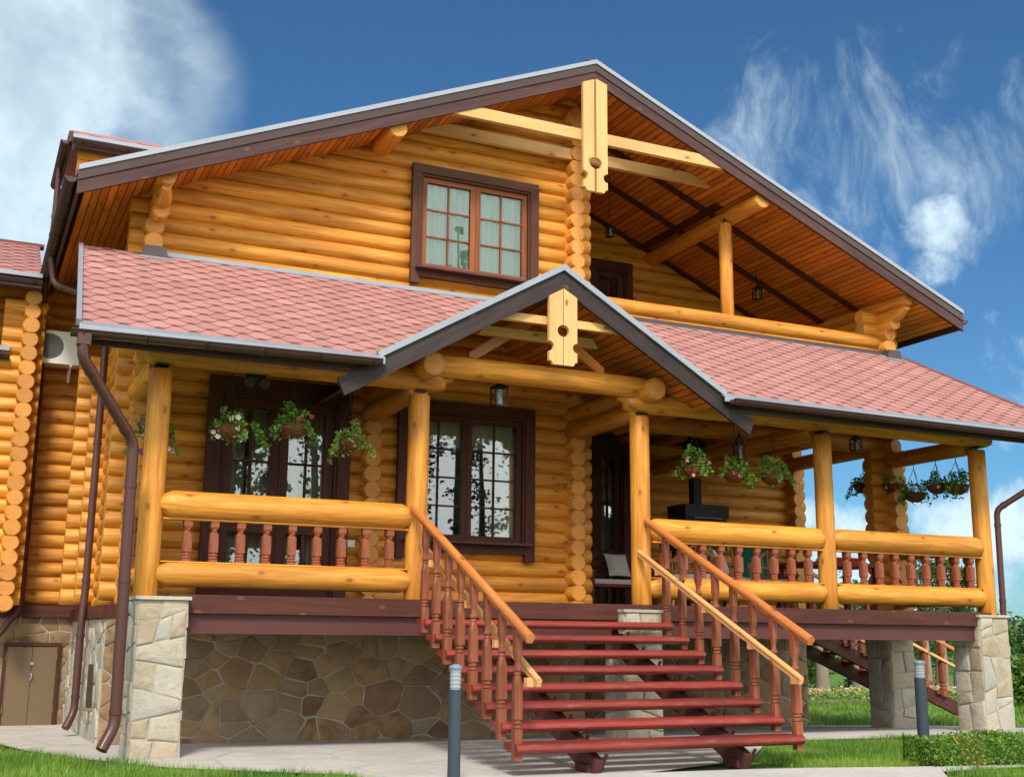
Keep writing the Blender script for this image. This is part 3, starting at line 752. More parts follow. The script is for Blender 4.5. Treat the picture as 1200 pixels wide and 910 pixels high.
# ------------------------------------------------------------------ roofs
def shingles(mb, poly, P0, du, ds, width=.36, e=.127):
    """hexagonal asphalt tabs over the convex polygon poly given in (u,s); P(u,s)=P0+du*u+ds*s ; mats 0 shingle 1 band 2 edge"""
    du, ds = V(du), V(ds); n = du.cross(ds).normalized(); P0 = V(P0)
    P = lambda u, s, h: P0 + du * u + ds * s + n * h
    mb.poly([P(u, s, -.004) for u, s in poly], [(0, 0)] * len(poly), 2)
    us = [p[0] for p in poly]; ss = [p[1] for p in poly]; cx = sum(us) / len(us); cs = sum(ss) / len(ss)
    hp = []
    for i in range(len(poly)):
        a, b = poly[i], poly[(i + 1) % len(poly)]; nx, ny = b[1] - a[1], a[0] - b[0]; L = math.hypot(nx, ny)
        if L < 1e-6: continue
        nx /= L; ny /= L; d = a[0] * nx + a[1] * ny
        if cx * nx + cs * ny > d: nx, ny, d = -nx, -ny, -d
        hp.append(((nx, ny), d))
    i = -1; H = .013
    while i * e < max(ss):
        s0 = i * e; k = math.floor(min(us) / width) - 1
        while k * width < max(us) + width:
            c = (k + (.5 if i % 2 else 0)) * width + R.uniform(-.006, .006); g = .035; r = min(1, max(0, R.gauss(.5, .22))); js = R.uniform(-.005, .005)
            tab = [(c - width * .22, s0 + js), (c + width * .22, s0 + js), (c + width / 2 - g, s0 + e * .94), (c + width / 2 - .004, s0 + e * 1.0), (c + width / 2 - .004, s0 + 2 * e), (c - width / 2 + .004, s0 + 2 * e), (c - width / 2 + .004, s0 + e), (c - width / 2 + g, s0 + e * .94)]
            hgt = lambda s: H * (1 - (s - s0) / (2.05 * e)) + .001
            def put(pl, off, mi, rr):
                for nn, d in hp:
                    pl = clip_half(pl, nn, d)
                    if len(pl) < 3: return None
                mb.poly([P(u, s, hgt(s) + off) for u, s in pl], [(u, s) for u, s in pl], mi, False, rr); return pl
            t = put(tab, 0, 0, r)
            if t:
                # front skirt
                for a, b in ((0, 1), (1, 2), (7, 0)):
                    A, B = tab[a], tab[b]
                    if all(A[0] * nn[0] + A[1] * nn[1] <= d + 1e-6 and B[0] * nn[0] + B[1] * nn[1] <= d + 1e-6 for nn, d in hp):
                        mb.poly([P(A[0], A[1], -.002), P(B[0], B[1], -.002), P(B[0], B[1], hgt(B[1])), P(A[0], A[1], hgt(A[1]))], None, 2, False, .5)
                # dark granule band across the head of the visible hexagon
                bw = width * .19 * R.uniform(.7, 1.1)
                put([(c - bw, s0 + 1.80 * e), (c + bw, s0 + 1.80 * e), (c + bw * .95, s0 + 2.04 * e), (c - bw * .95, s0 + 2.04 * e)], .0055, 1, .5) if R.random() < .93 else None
            k += 1
        i += 1
SM = ['shingle', 'granuleband', 'bitumen']
def planks(mb, poly, P0, du, ds, along_s=True, w=.105, flip=False, mi=0):
    """tongue-and-groove boards on a convex polygon in (u,s): boards run along s"""
    du, ds = V(du), V(ds); P0 = V(P0); n = du.cross(ds).normalized()
    us = [p[0] for p in poly] if along_s else [p[1] for p in poly]
    x = min(us)
    while x < max(us):
        lo, hi = x + .006, min(x + w - .006, max(us)); pl = poly
        ax = (1, 0) if along_s else (0, 1)
        pl = clip_half(pl, ax, hi); pl = clip_half(pl, (-ax[0], -ax[1]), -lo) if len(pl) > 2 else pl
        if len(pl) > 2:
            o = R.random() * 30; uv = [((s, u) if along_s else (u, s)) for u, s in pl]
            mb.poly([P0 + du * u + ds * s + n * .0 for u, s in (pl[::-1] if flip else pl)], [(a + o, b + o) for a, b in (uv[::-1] if flip else uv)], mi, False, R.random())
        x += w
    mb.poly([P0 + du * u + ds * s + n * (.012 if flip else -.012) for u, s in poly], None, 1, False, .0)

# main roof ---------------------------------------------------------------
mr = part('main_roof', HP); MY1 = 9.6; TH = .30
for sg in (-1, 1):
    ex = RX + sg * (RX + OV); L = math.hypot(RX + OV, RZ - EZ); ds = V((-sg * (RX + OV), 0, RZ - EZ)).normalized()
    du = V((0, -sg * -1, 0)) if False else V((0, -1, 0)) * (1 if sg < 0 else -1)
    P0 = V((ex, MY1 if sg < 0 else RY, EZ))
    mb = MB(); wd = MY1 - RY
    shingles(mb, [(0, 0), (wd, 0), (wd, L), (0, L)], P0, du, ds, .8, .30); mb.build('roof_shingles', SM, mr)
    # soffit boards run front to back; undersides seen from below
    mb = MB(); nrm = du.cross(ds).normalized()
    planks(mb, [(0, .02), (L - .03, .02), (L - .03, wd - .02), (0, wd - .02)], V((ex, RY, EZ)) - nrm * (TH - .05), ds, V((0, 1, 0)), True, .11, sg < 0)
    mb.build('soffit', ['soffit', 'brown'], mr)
    # barge board: dark upper band over a wider brown lower board, pale drip flashing on top
    t0, t1 = V((ex, RY, EZ)), V((RX, RY, RZ))
    def strip(name, d0, d1, y0, y1, mat, bev=.004):
        mb = MB(); a, b = t0 - V((0, 0, d0)), t1 - V((0, 0, d0)); a2, b2 = t0 - V((0, 0, d1)), t1 - V((0, 0, d1))
        lp = [V((p.x, y0, p.z)) for p in (a, b, b2, a2)]; mb.prism(lp, (0, y1 - y0, 0)); return mb.build(name, mat, mr, bev)
    strip('drip_flashing', -.02, .045, RY - .03, RY + .16, 'flash'); strip('barge_trim', .047, .165, RY - .012, RY + .05, 'gutter'); strip('barge_board', .167, .335, RY + .004, RY + .05, 'fascia')
    mb = MB(); fx = ex - sg * .02   # eave fascia
    mb.box((fx, (RY + MY1) / 2, EZ - .18), (.03, MY1 - RY - .02, .26)); mb.build('eave_fascia', 'fascia', mr)
mb = MB(); mb.box((RX, (RY + MY1) / 2, RZ + .012), (.26, MY1 - RY, .02)); mb.build('ridge_cap', 'bitumen', mr)
# dark trim battens on the balcony soffit
mb = MB()
def sof(x, y, d=.02): return V((x, y, roof_z(x) - (TH - .05) * 1.09 - d))
for y in (W + .35, 3.25, W2 - .17): mb.beam(sof(6.35, y), sof(12.0, y), .13, .03)
for x in (8.86,): mb.beam(sof(x, W - .0), sof(x, W2 - .1), .16, .03)
mb.build('soffit_battens', 'brown', mr)
# purlins and eave logs
XP, ZP = 9.07, 8.0
for x in (XP, 2 * RX - XP):
    mb = MB(); mb.log((x, 1.11, ZP), (x, W2, ZP), .135, 22); mb.build('purlin', ['log', 'log_end'], HP)
mb = MB(); mb.log((RX, W - .28, 9.02), (RX, 5.0, 9.02), .13, 18); mb.build('purlin', ['log', 'log_end'], HP)
for x in (.04, 12.03):
    s = 1 if x > 6 else -1
    mb = MB(); mb.log((x, 1.16, 6.80), (x, 6.0, 6.80), .118, 20); mb.build('eave_log', ['log', 'log_end'], HP)
    mb = MB(); n = 8    # scalloped bracket log under it
    pts = [(x, 1.22, 6.67), (x, 1.27, 6.655), (x, 1.36, 6.62), (x, 1.42, 6.59), (x, 6.0, 6.59)]; mb.tube(pts, [.06, .075, .10, .115, .115], 18, 0, 1, None, True, .02); mb.build('eave_log', ['log', 'log_end'], HP)
for x in (.04, 12.03):
    mb = MB(); mb.log((x, 1.5, 6.46), (x, 3.0, 6.46), .11, 18); mb.build('eave_log', ['log', 'log_end'], HP)
# balcony parapet and post
mb = MB(); mb.log((6.2, W - .06, 6.185), (12.22, W - .06, 6.185), .125, 22); mb.build('balcony_rail', ['log', 'log_end'], HP)
mb = MB(); mb.log((6.2, W - .03, 5.985), (12.2, W - .03, 5.985), .118, 20); mb.build('balcony_log', ['log', 'log_end'], HP)
mb = MB(); mb.log((8.95, W, 6.28), (8.95, W, 7.86), .108, 20); mb.build('balcony_post', ['log', 'log_end'], HP)
mb = MB(); mb.tube([(8.95, W, 7.84), (8.95, W, 7.95)], .02, 8); mb.box((8.95, W, 7.87), (.13, .13, .014)); mb.build('post_jack', 'black', HP)
# gable truss: two tie beams and the fretted pendant
gt = part('gable_truss', HP)
for y, zc, mat in ((1.10, 8.44, 'pale'), (1.74, 8.41, 'pale')):
    hw = (RZ - .30 - zc) / SL
    mb = MB(); a = .085; ht, hb = (RZ - .27 - zc - a) / SL, (RZ - .27 - zc + a) / SL
    lp = [(RX - ht, y - .04, zc + a), (RX + ht, y - .04, zc + a), (RX + hb, y - .04, zc - a), (RX - hb, y - .04, zc - a)]
    mb.prism(lp, (0, .08, 0)); mb.build('tie_beam', mat, gt, .004)
def pendant(mbx, cx, half, ztop_fn, zbot, hole_z, hr, notch_z, nr, w, y, th, gap=.006):
    """one of the pair of boards; half=-1 left, +1 right; half circles cut on both edges, quarter cut at the foot"""
    xi = cx + half * gap; xo = cx + half * w; P = []
    P.append((xi, ztop_fn(xi))); P.append((xi, hole_z + hr))
    for k in range(1, 8): a = PI / 2 - k * PI / 8; P.append((xi + half * hr * math.cos(a), hole_z + hr * math.sin(a)))
    P.append((xi, hole_z - hr)); P.append((xi, zbot)); P.append((xo - half * nr * .75, zbot))
    for k in range(1, 5): a = k * PI / 2 / 5; P.append((xo - half * nr * .75 * math.cos(a), zbot + nr * .75 * math.sin(a)))
    P.append((xo, zbot + nr * .75)); P.append((xo, notch_z - nr))
    for k in range(1, 8): a = -PI / 2 + k * PI / 8; P.append((xo - half * nr * math.cos(a), notch_z + nr * math.sin(a)))
    P.append((xo, notch_z + nr)); P.append((xo, ztop_fn(xo)))
    mb = MB(); mb.prism([(x, y, z) for x, z in P], (0, th, 0)); return mb.build('pendant_board', 'pale', mbx, .003)
for h in (-1, 1): pendant(gt, RX - .04, h, lambda x: roof_z(x) - .30, 7.56, 8.0, .085, 7.79, .07, .2, .985, .06, .018)
# lower porch roof -------------------------------------------------------
pr = part('porch_roof', HP); PL = math.hypot(PY1 - PY0, PZ1 - PZ0); pds = V((0, PY1 - PY0, PZ1 - PZ0)).normalized(); cosP = (PY1 - PY0) / PL
vy = (GZ - PZ0) / PS + PY0; vs = (vy - PY0) / cosP; gx0 = GX - (GZ - PZ0) / GS; gx1 = GX + (GZ - PZ0) / GS
HX = 13.62
pieces = [[(-.98, 0), (gx0, 0), (GX, vs), (GX, PL), (-.85, PL)], [(gx1, 0), (HX, 0), (12.34, PL), (GX, PL), (GX, vs)]]
mb = MB()
for pc in pieces: shingles(mb, pc, (0, PY0, PZ0), (1, 0, 0), pds)
mb.build('roof_shingles', SM, pr)
mb = MB(); nrm = V((1, 0, 0)).cross(pds)
gxa, gxb = 2.0, 7.05
for pc in [[(-.95, .02), (gx0 + .1, .02), (GX, vs), (GX, PL), (-.84, PL)], [(gx1 - .1, .02), (HX - .1, .02), (12.3, PL), (GX, PL), (GX, vs)]]:
    planks(mb, pc, V((0, PY0, PZ0)) - nrm * .13, (1, 0, 0), pds, False, .11, True)
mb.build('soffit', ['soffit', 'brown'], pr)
for x in [.6 + .62 * i for i in range(20)]:
    if gx0 - .3 < x < gx1 + .3: continue
    mb = MB(); q = V((x, PY0, PZ0)) - nrm * .185; mb.beam(q + pds * .35, q + pds * (PL + .05), .07, .11, nrm); mb.build('rafter', 'soffit', pr, .004)
def eave(x0, x1):
    mb = MB(); mb.box(((x0 + x1) / 2, PY0 - .035, PZ0 - .005), (x1 - x0, .12, .02), Matrix.Rotation(.5, 3, 'X')); mb.box(((x0 + x1) / 2, PY0 - .085, PZ0 - .06), (x1 - x0, .014, .07)); mb.build('drip_flashing', 'flash', pr)
    mb = MB(); mb.box(((x0 + x1) / 2, PY0 + .03, PZ0 - .12), (x1 - x0, .03, .17)); mb.build('eave_fascia', 'fascia', pr)
def half_gutter(p0, p1, rad=.068, up=V((0, 0, 1))):
    mb = MB(); p0, p1 = V(p0), V(p1); d = (p1 - p0).normalized(); a = d.cross(up).normalized(); n = 10
    def ring(p, r): return [mb.vert(p + a * (r * math.cos(t)) - up * (r * math.sin(t))) for t in [PI * i / n for i in range(n + 1)]]
    A, B, C_, D_ = ring(p0, rad), ring(p1, rad), ring(p0, rad - .006), ring(p1, rad - .006)
    for i in range(n):
        mb.face([A[i], A[i + 1], B[i + 1], B[i]], None, 0, True); mb.face([C_[i + 1], C_[i], D_[i], D_[i + 1]], None, 0, True)
        for X, Y, f in ((A, C_, 0), (B, D_, 1)): mb.face([X[i], Y[i], Y[i + 1], X[i + 1]], None, 0, False)
    for p in (p0, p1):
        q = [p + a * (rad * math.cos(t)) - up * (rad * math.sin(t)) for t in [PI * i / n for i in range(n + 1)]]; mb.prism(q, d * .008)
    mb.tube([p0 + a * rad, p1 + a * rad], .009, 6); mb.tube([p0 - a * rad, p1 - a * rad], .009, 6)
    L = (p1 - p0).length; k = int(L / .62)
    for i in range(k + 1):      # brackets
        p = p0 + d * (.12 + (L - .24) * i / max(1, k)); mb.tube([p + a * ((rad + .004) * math.cos(t)) - up * ((rad + .004) * math.sin(t)) for t in [PI * i2 / 8 for i2 in range(9)]], .009, 6)
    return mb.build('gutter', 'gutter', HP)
eave(-.98, gx0 + .12); eave(gx1 - .12, HX)
half_gutter((-1.06, PY0 - .15, PZ0 - .115), (gx0 + .05, PY0 - .15, PZ0 - .075)); half_gutter((gx1 - .05, PY0 - .15, PZ0 - .075), (HX - .3, PY0 - .15, PZ0 - .115))
mb = MB()   # left verge flashing and hip end on the right
mb.beam(V((-.985, PY0 - .04, PZ0)) + nrm * .0, V((-.855, PY1, PZ1)), .05, .07, nrm); mb.build('verge_flashing', 'flash', pr)
mb = MB(); mb.beam(V((-.96, PY0 - .02, PZ0)) - nrm * .11, V((-.83, PY1, PZ1)) - nrm * .11, .035, .15, nrm); mb.build('verge_board', 'fascia', pr)
mb = MB(); mb.poly([(HX, PY0, PZ0), (HX, .1, PZ0), (12.34, PY1, PZ1)], [(0, 0), (1, 0), (1, 1)], 0); mb.poly([(HX, PY0, PZ0 - .12), (12.34, PY1, PZ1 - .12), (HX, .1, PZ0 - .12)], [(0, 0), (1, 1), (1, 0)], 0)
mb.poly([(HX, PY0, PZ0), (HX, PY0, PZ0 - .12), (HX, .1, PZ0 - .12), (HX, .1, PZ0)], None, 0); mb.poly([(HX, .1, PZ0), (HX, .1, PZ0 - .12), (12.34, PY1, PZ1 - .12), (12.34, PY1, PZ1)], None, 0); mb.build('hip_end', 'shingle', pr)
mb = MB(); mb.beam(V((HX, PY0, PZ0 + .015)), V((12.34, PY1, PZ1 + .015)), .14, .012, nrm); mb.build('hip_cap', 'bitumen', pr)
# wall flashing above the porch roof
mb = MB(); mb.beam((-.02, 1.745, PZ1 + .03), (5.9, 1.745, PZ1 + .03), .02, .11); mb.build('wall_flashing', 'flash', pr)
mb = MB(); mb.beam((6.1, 1.745, PZ1 + .02), (12.0, 1.745, PZ1 + .02), .02, .16); mb.build('wall_flashing', 'darkflash', pr)
mb = MB(); mb.beam((-.02, PY1 - .01, PZ1 + .006), (12.0, PY1 - .01, PZ1 + .006), .022, .012, nrm); mb.build('wall_flashing', 'flash', pr)
for x in (.02, 12.06):
    mb = MB(); y = 1.62; z = porch_z(y)
    mb.prism([(x - .17, y - .03, z - .03), (x + .17, y - .03, z - .03), (x + .12, y - .03, z + .14), (x - .12, y - .03, z + .14)], (0, .2, 0)); mb.box((x, y - .07, z - .035), (.40, .10, .02), Matrix.Rotation(.55, 3, 'X'), 1); mb.build('log_boot', ['darkflash', 'flash'], pr)

# entrance gable ---------------------------------------------------------
eg = part('entrance_gable', HP)
for sg in (-1, 1):
    ex = GX + sg * (GW + .02); L = math.hypot(GW + .02, GZ - GZE); ds = V((-sg * (GW + .02), 0, GZ - GZE)).normalized()
    ez = GZ - (GW + .02) * GS
    # roof sheet from the verge back to the valley
    def GP(x, y, d): return V((x, y, GZ - abs(x - GX) * GS - d))
    mb = MB(); xv = GX + sg * (GZ - PZ0) / GS
    top = [GP(ex, GY, 0), GP(GX, GY, 0), GP(GX, vy + .03, 0), GP(ex, PY0 + .03, 0)]
    mb.poly(top if sg > 0 else top[::-1], [(0, 0), (1, 0), (1, 1), (0, 1)], 0); mb.build('roof_sheet', 'shingle', eg)
    du = V((0, -1, 0)) if sg < 0 else V((0, 1, 0))
    P0 = V((ex, PY0 + .02, ez)) if sg < 0 else V((ex, GY, ez))
    t = vy - PY0
    mb = MB(); pl = [(0, 0), (.03, 0), (.03, L), (-t, L)] if sg < 0 else [(0, 0), (.03, 0), (t, L), (0, L)]
    shingles(mb, pl, P0 + V((0, 0, .01)), du, ds, .36, .127); mb.build('roof_shingles', SM, eg)
    mb = MB(); nr = V((sg * GS, 0, 1)).normalized()
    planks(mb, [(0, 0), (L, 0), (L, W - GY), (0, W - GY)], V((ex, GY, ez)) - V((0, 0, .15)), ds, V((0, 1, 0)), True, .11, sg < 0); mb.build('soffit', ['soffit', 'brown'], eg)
    t1 = V((GX, GY, GZ)); tip = GX + sg * 2.80
    def gstrip(name, d0, d1, y0, y1, mat, xe):
        mb = MB(); ze = GZ - abs(xe - GX) * GS; nx = sg * (d1 - d0) * .35
        lp = [V((xe, y0, ze - d0)), V((GX, y0, GZ - d0)), V((GX, y0, GZ - d1)), V((xe - nx, y0, ze - d1 + abs(nx) * GS))]
        mb.prism(lp, (0, y1 - y0, 0)); return mb.build(name, mat, eg, .004)
    gstrip('drip_flashing', -.02, .06, GY - .035, GY + .14, 'flash', GX + sg * 2.36); gstrip('barge_board', .063, .30, GY, GY + .045, 'darkboard', tip)
# tie beams and pendant of the entrance gable
mb = MB(); hw = (GZ - .19 - 5.02) / GS; mb.prism([(GX - hw + .1, -.70, 5.07), (GX + hw - .1, -.70, 5.07), (GX + hw - .02, -.70, 4.97), (GX - hw + .02, -.70, 4.97)], (0, .07, 0)); mb.build('tie_beam', 'pale', eg, .004)
mb = MB(); mb.prism([(GX - hw + .1, -.16, 5.02), (GX + hw - .1, -.16, 5.02), (GX + hw - .02, -.16, 4.90), (GX - hw + .02, -.16, 4.90)], (0, .07, 0)); mb.build('tie_beam', 'pale', eg, .004)
for s in (-1, 1):
    mb = MB(); mb.prism([(GX + s * .05, -.12, 5.3), (GX + s * .95, -.12, 4.66), (GX + s * .95, -.12, 4.52), (GX + s * .05, -.12, 5.12)], (0, .06, 0)); mb.build('brace', 'soffit', eg, .004)
for h in (-1, 1): pendant(eg, GX - .01, h, lambda x: GZ - abs(x - GX) * GS - .29, 4.455, 4.88, .075, 4.68, .062, .19, GY - .02, .055)

# gutters, downpipes -----------------------------------------------------
half_gutter((-1.07, RY + .02, EZ - .13), (-1.07, 5.2, EZ - .19), .075); half_gutter((13.14, RY + .02, EZ - .13), (13.14, 6.0, EZ - .19), .075)
def downpipe(pts, rad=.048, name='downpipe'):
    mb = MB(); P = [V(p) for p in pts]; sm = [P[0]]
    for i in range(1, len(P) - 1):
        a, b, c = P[i - 1], P[i], P[i + 1]; k = min(.09, (b - a).length * .4, (c - b).length * .4)
        q0 = b + (a - b).normalized() * k; q1 = b + (c - b).normalized() * k
        for t in (0, .25, .5, .75, 1): sm.append(q0.lerp(b, t).lerp(b.lerp(q1, t), t))
    sm.append(P[-1]); mb.tube(sm, rad, 14, 0, 0)
    for i in range(len(P) - 1):
        a, b = P[i], P[i + 1]; L = (b - a).length
        if L > .5:
            d = (b - a) / L
            for t in [.16] + [x for x in (.5,) if L > 2] + [1 - .12 / L if L > 1.2 else .84]: c = a + d * (t * L); mb.tube([c - d * .022, c + d * .022], rad + .007, 14)
    return mb.build(name, 'downpipe_brown', HP)
downpipe([(-.93, PY0 - .15, PZ0 - .13), (-.93, PY0 - .15, 3.93), (-.33, -.52, 3.18), (-.30, -.50, .36), (-.42, -.58, .13)], .058)
downpipe([(-1.06, 4.1, EZ - .24), (-1.0, 4.1, 6.05), (-.30, 3.5, 5.7), (-.30, 3.5, 1.8), (-.32, 3.45, 1.4), (-.32, 3.45, .26), (-.42, 3.35, .06)], .05)
downpipe([(-1.07, 5.15, EZ - .25), (-1.04, 5.5, 5.9), (-.98, 5.72, 5.2), (-.96, 5.72, 1.62), (-1.22, 5.72, 1.2), (-1.5, 5.7, 1.05)], .045)
downpipe([(HX - .35, PY0 - .15, PZ0 - .14), (HX - .35, PY0 - .12, 4.0), (12.28, -.1, 3.19), (12.26, -.1, 1.72), (12.26, -.1, 1.63)], .045)
mb = MB(); mb.box((-.93, PY0 - .15, PZ0 - .20), (.13, .12, .12)); mb.build('gutter_outlet', 'downpipe_brown', HP, .02)
mb = MB(); mb.box((2.78, W - LR - .012, 2.42), (.10, .025, .09)); mb.build('wall_socket', 'white', HP, .006)

# ------------------------------------------------------------------ left wing
wall_x('wing_wall', 6.15, -7.0, .0, 1.7, 6.75, [(-2.7, -1.45, 3.5, 4.75)])
wall_y('corner_logs', -1.20, 5.12, 6.2, 1.6, 6.1, jit=.012)
wall_x('wing_stub', 5.42, -1.58, -1.0, 1.7, 6.1)
wall_x('side_window_wall', 4.95, -.5, .0, 1.7, 5.2)
mb = MB(); stones(mb, (-7.0, 6.0, -.35), (1, 0, 0), (0, 0, 1), 6.8, 1.82, .36); mb.build('wing_foundation', ['stone', 'mortar'], HP)
mb = MB(); mb.box((-3.45, 6.02, 1.55), (7.1, .24, .17)); mb.build('wing_ledge', 'deckbrown', HP, .01)
cd = part('cellar_door', HP); mb = MB()
mb.box((-.735, 5.93, 1.075), (.78, .06, .05)); mb.box((-1.10, 5.93, .48), (.05, .06, 1.14)); mb.box((-.37, 5.93, .48), (.05, .06, 1.14)); mb.build('frame', 'brown', cd, .004)
for i in (0, 1):
    mb = MB(); mb.box((-.905 + i * .345, 5.925, .475), (.338, .035, 1.12)); lf = mb.build('leaf', 'cellar', cd, .005)
    mb = MB()
    for z in (.1, .85): mb.tube([(-1.075 if i == 0 else -.395, 5.9, z), (-1.075 if i == 0 else -.395, 5.9, z + .1)], .012, 8)
    mb.build('hinge', 'cellar', lf)
mb = MB(); mb.box((-.73, 5.895, .80), (.05, .03, .045)); mb.tube([(-.73, 5.89, .66), (-.72, 5.87, .62), (-.73, 5.89, .56)], .011, 6); mb.build('padlock', 'flash', cd)
ww = part('window', HP); mb = MB(); g = sash_grid(mb, -2.75, -1.40, 3.46, 4.78, 6.0, .06, 2, 1, .05, .07); mb.build('frame', 'brown', ww, .005); pane(g, 6.01, ww)
mb = MB(); mb.box((-2.07, 6.5, 4.1), (1.5, .02, 1.5)); mb.build('dark_backing', 'dark', ww)  # near-black sheet standing in for the unlit room behind the pane
# side wall window trim
sw = part('window', HP); mb = MB(); mb.box((-.22, 5.3, 3.1), (.14, .3, 1.35)); mb.build('frame', 'brown', sw, .005)
wr = part('wing_roof', HP)
def lean(u0, u1, y0, z0, y1, z1, parent, w=.36, e=.127, left=None):
    L = math.hypot(y1 - y0, z1 - z0); ds = V((0, y1 - y0, z1 - z0)).normalized(); nn = V((1, 0, 0)).cross(ds)
    mb = MB(); shingles(mb, [(u0, 0), (u1, 0), (u1, L), (u0 + (left or 0), L)], (0, y0, z0), (1, 0, 0), ds, w, e); mb.build('roof_shingles', SM, parent)
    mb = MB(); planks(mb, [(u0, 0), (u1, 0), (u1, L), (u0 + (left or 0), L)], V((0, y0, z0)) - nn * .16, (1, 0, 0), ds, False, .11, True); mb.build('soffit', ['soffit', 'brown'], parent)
    mb = MB(); mb.box(((u0 + u1) / 2, y0 - .03, z0 - .01), (u1 - u0, .1, .06)); mb.build('drip_flashing', 'flash', parent)
    mb = MB(); mb.box(((u0 + u1) / 2, y0 + .02, z0 - .12), (u1 - u0, .03, .17)); mb.build('eave_fascia', 'fascia', parent)
    half_gutter((u0, y0 - .12, z0 - .10), (u1, y0 - .12, z0 - .12), .062)
lean(-7.0, -1.12, 5.0, 6.39, 7.1, 7.5, wr); lean(-7.0, -1.46, 5.35, 5.33, 6.0, 5.62, wr)
mb = MB(); mb.box((-4.0, 7.15, 7.5), (5.9, .2, .05)); mb.build('ridge_cap', 'bitumen', wr)
# hipped upper dormer behind the main roof
dm = part('dormer', HP)
lean(-.90, 3.2, 4.6, 8.50, 5.0, 8.72, dm)
mb = MB(); mb.box((-.93, 5.6, 8.50), (.06, 2.0, .16)); mb.build('verge_board', 'fascia', dm); half_gutter((-1.0, 4.56, 8.40), (-1.0, 6.6, 8.40), .06)
wall_x('dormer_wall', 4.82, -.80, 3.2, 7.0, 8.45, parent=dm)
mb = MB(); mb.box((1.2, 6.0, 8.74), (4.2, 2.0, .04)); mb.build('roof_deck', 'shingle', dm)
downpipe([(-1.0, 5.6, 8.36), (-1.0, 5.65, 7.4), (-1.06, 5.55, 6.5)], .045)

# ------------------------------------------------------------------ rear staircase at the far right
rs = part('rear_staircase', HP); RY0 = 4.9
for y in (RY0, RY0 + 1.1):
    mb = MB(); mb.beam((12.3, y, 1.52), (16.3, y, -.08), .09, .24); mb.build('stringer', 'deckbrown', rs)
for i in range(8):
    x = 12.7 + i * .45; mb = MB(); mb.box((x, RY0 + .55, 1.52 - i * .18), (.36, 1.3, .06)); mb.build('tread', 'tread', rs, .008)
for y in (RY0 - .08, RY0 + 1.18):
    mb = MB(); mb.beam((12.4, y, 2.60), (16.3, y, 1.04), .07, .06); mb.build('handrail', 'handrail', rs, .01)
    mb = MB(); mb.beam((12.4, y - .06, 2.25), (16.3, y - .06, .69), .05, .05); mb.build('lower_rail', 'rawrail', rs, .006)
    for i in range(8):
        b = BAL.copy(); COL.objects.link(b); b.parent = rs; x = 12.7 + i * .45; b.location = (x, y, 1.45 - i * .18); b.scale = (1.2, 1.2, 2.0)

# ------------------------------------------------------------------ loose things
# air conditioner
ac = thing('air_conditioner', 'white air conditioner outdoor unit bracketed high on the left log wall', 'air conditioner', (-.80, 5.70, 5.22))
mb = MB(); mb.box((0, 0, .26), (.66, .26, .50)); mb.build('casing', 'white', ac, .012)
mb = MB(); c = V((-.10, -.132, .27))
for k in range(1, 8): rr = .025 * k; mb.tube([c + V((rr * math.cos(t), 0, rr * math.sin(t))) for t in [2 * PI * i / 28 for i in range(29)]], .006, 6)
for k in range(8): a = k * PI / 8; mb.tube([c + V((.19 * math.cos(a), 0, .19 * math.sin(a))), c - V((.19 * math.cos(a), 0, .19 * math.sin(a)))], .004, 5)
mb.build('fan_grille', 'grille', ac)
mb = MB(); mb.tube([c + V((0, .004, 0)), c + V((0, .001, 0))], .195, 28); mb.build('fan_recess', 'bollard', ac)
for x in (-.22, .22):
    mb = MB(); mb.box((x, .03, -.01), (.04, .34, .03)); mb.box((x, .17, -.10), (.04, .03, .22)); mb.beam((x, -.1, -.01), (x, .16, -.19), .02, .03); mb.build('bracket', 'white', ac)

# flower baskets
def leaves(mb, c, rad, n, size, squash=.7, mi=0, droop=0.0, rng=R):
    c = V(c)
    for _ in range(n):
        d = V((rng.gauss(0, 1), rng.gauss(0, 1), rng.gauss(0, 1))).normalized() * (rad * (rng.random() ** .45)); d.z *= squash
        if droop and rng.random() < droop: d.z -= rng.uniform(.0, rad * .9); d.x *= 1.15; d.y *= 1.15
        p = c + d; s = size * rng.uniform(.6, 1.3)
        a = V((rng.gauss(0, 1), rng.gauss(0, 1), rng.gauss(0, .7))).normalized(); b = a.cross(V((rng.gauss(0, 1), rng.gauss(0, 1), rng.gauss(0, 1)))).normalized(); u = b.cross(a) * .12 * s
        mb.poly([p - a * s * .5, p - b * s * .32 + u, p + a * s * .5, p + b * s * .32 + u], None, mi, False, rng.random())
FM = {'pink': 'pink', 'white': 'whitef', 'purple': 'purple', 'red': 'redf', 'yellow': 'yellow'}
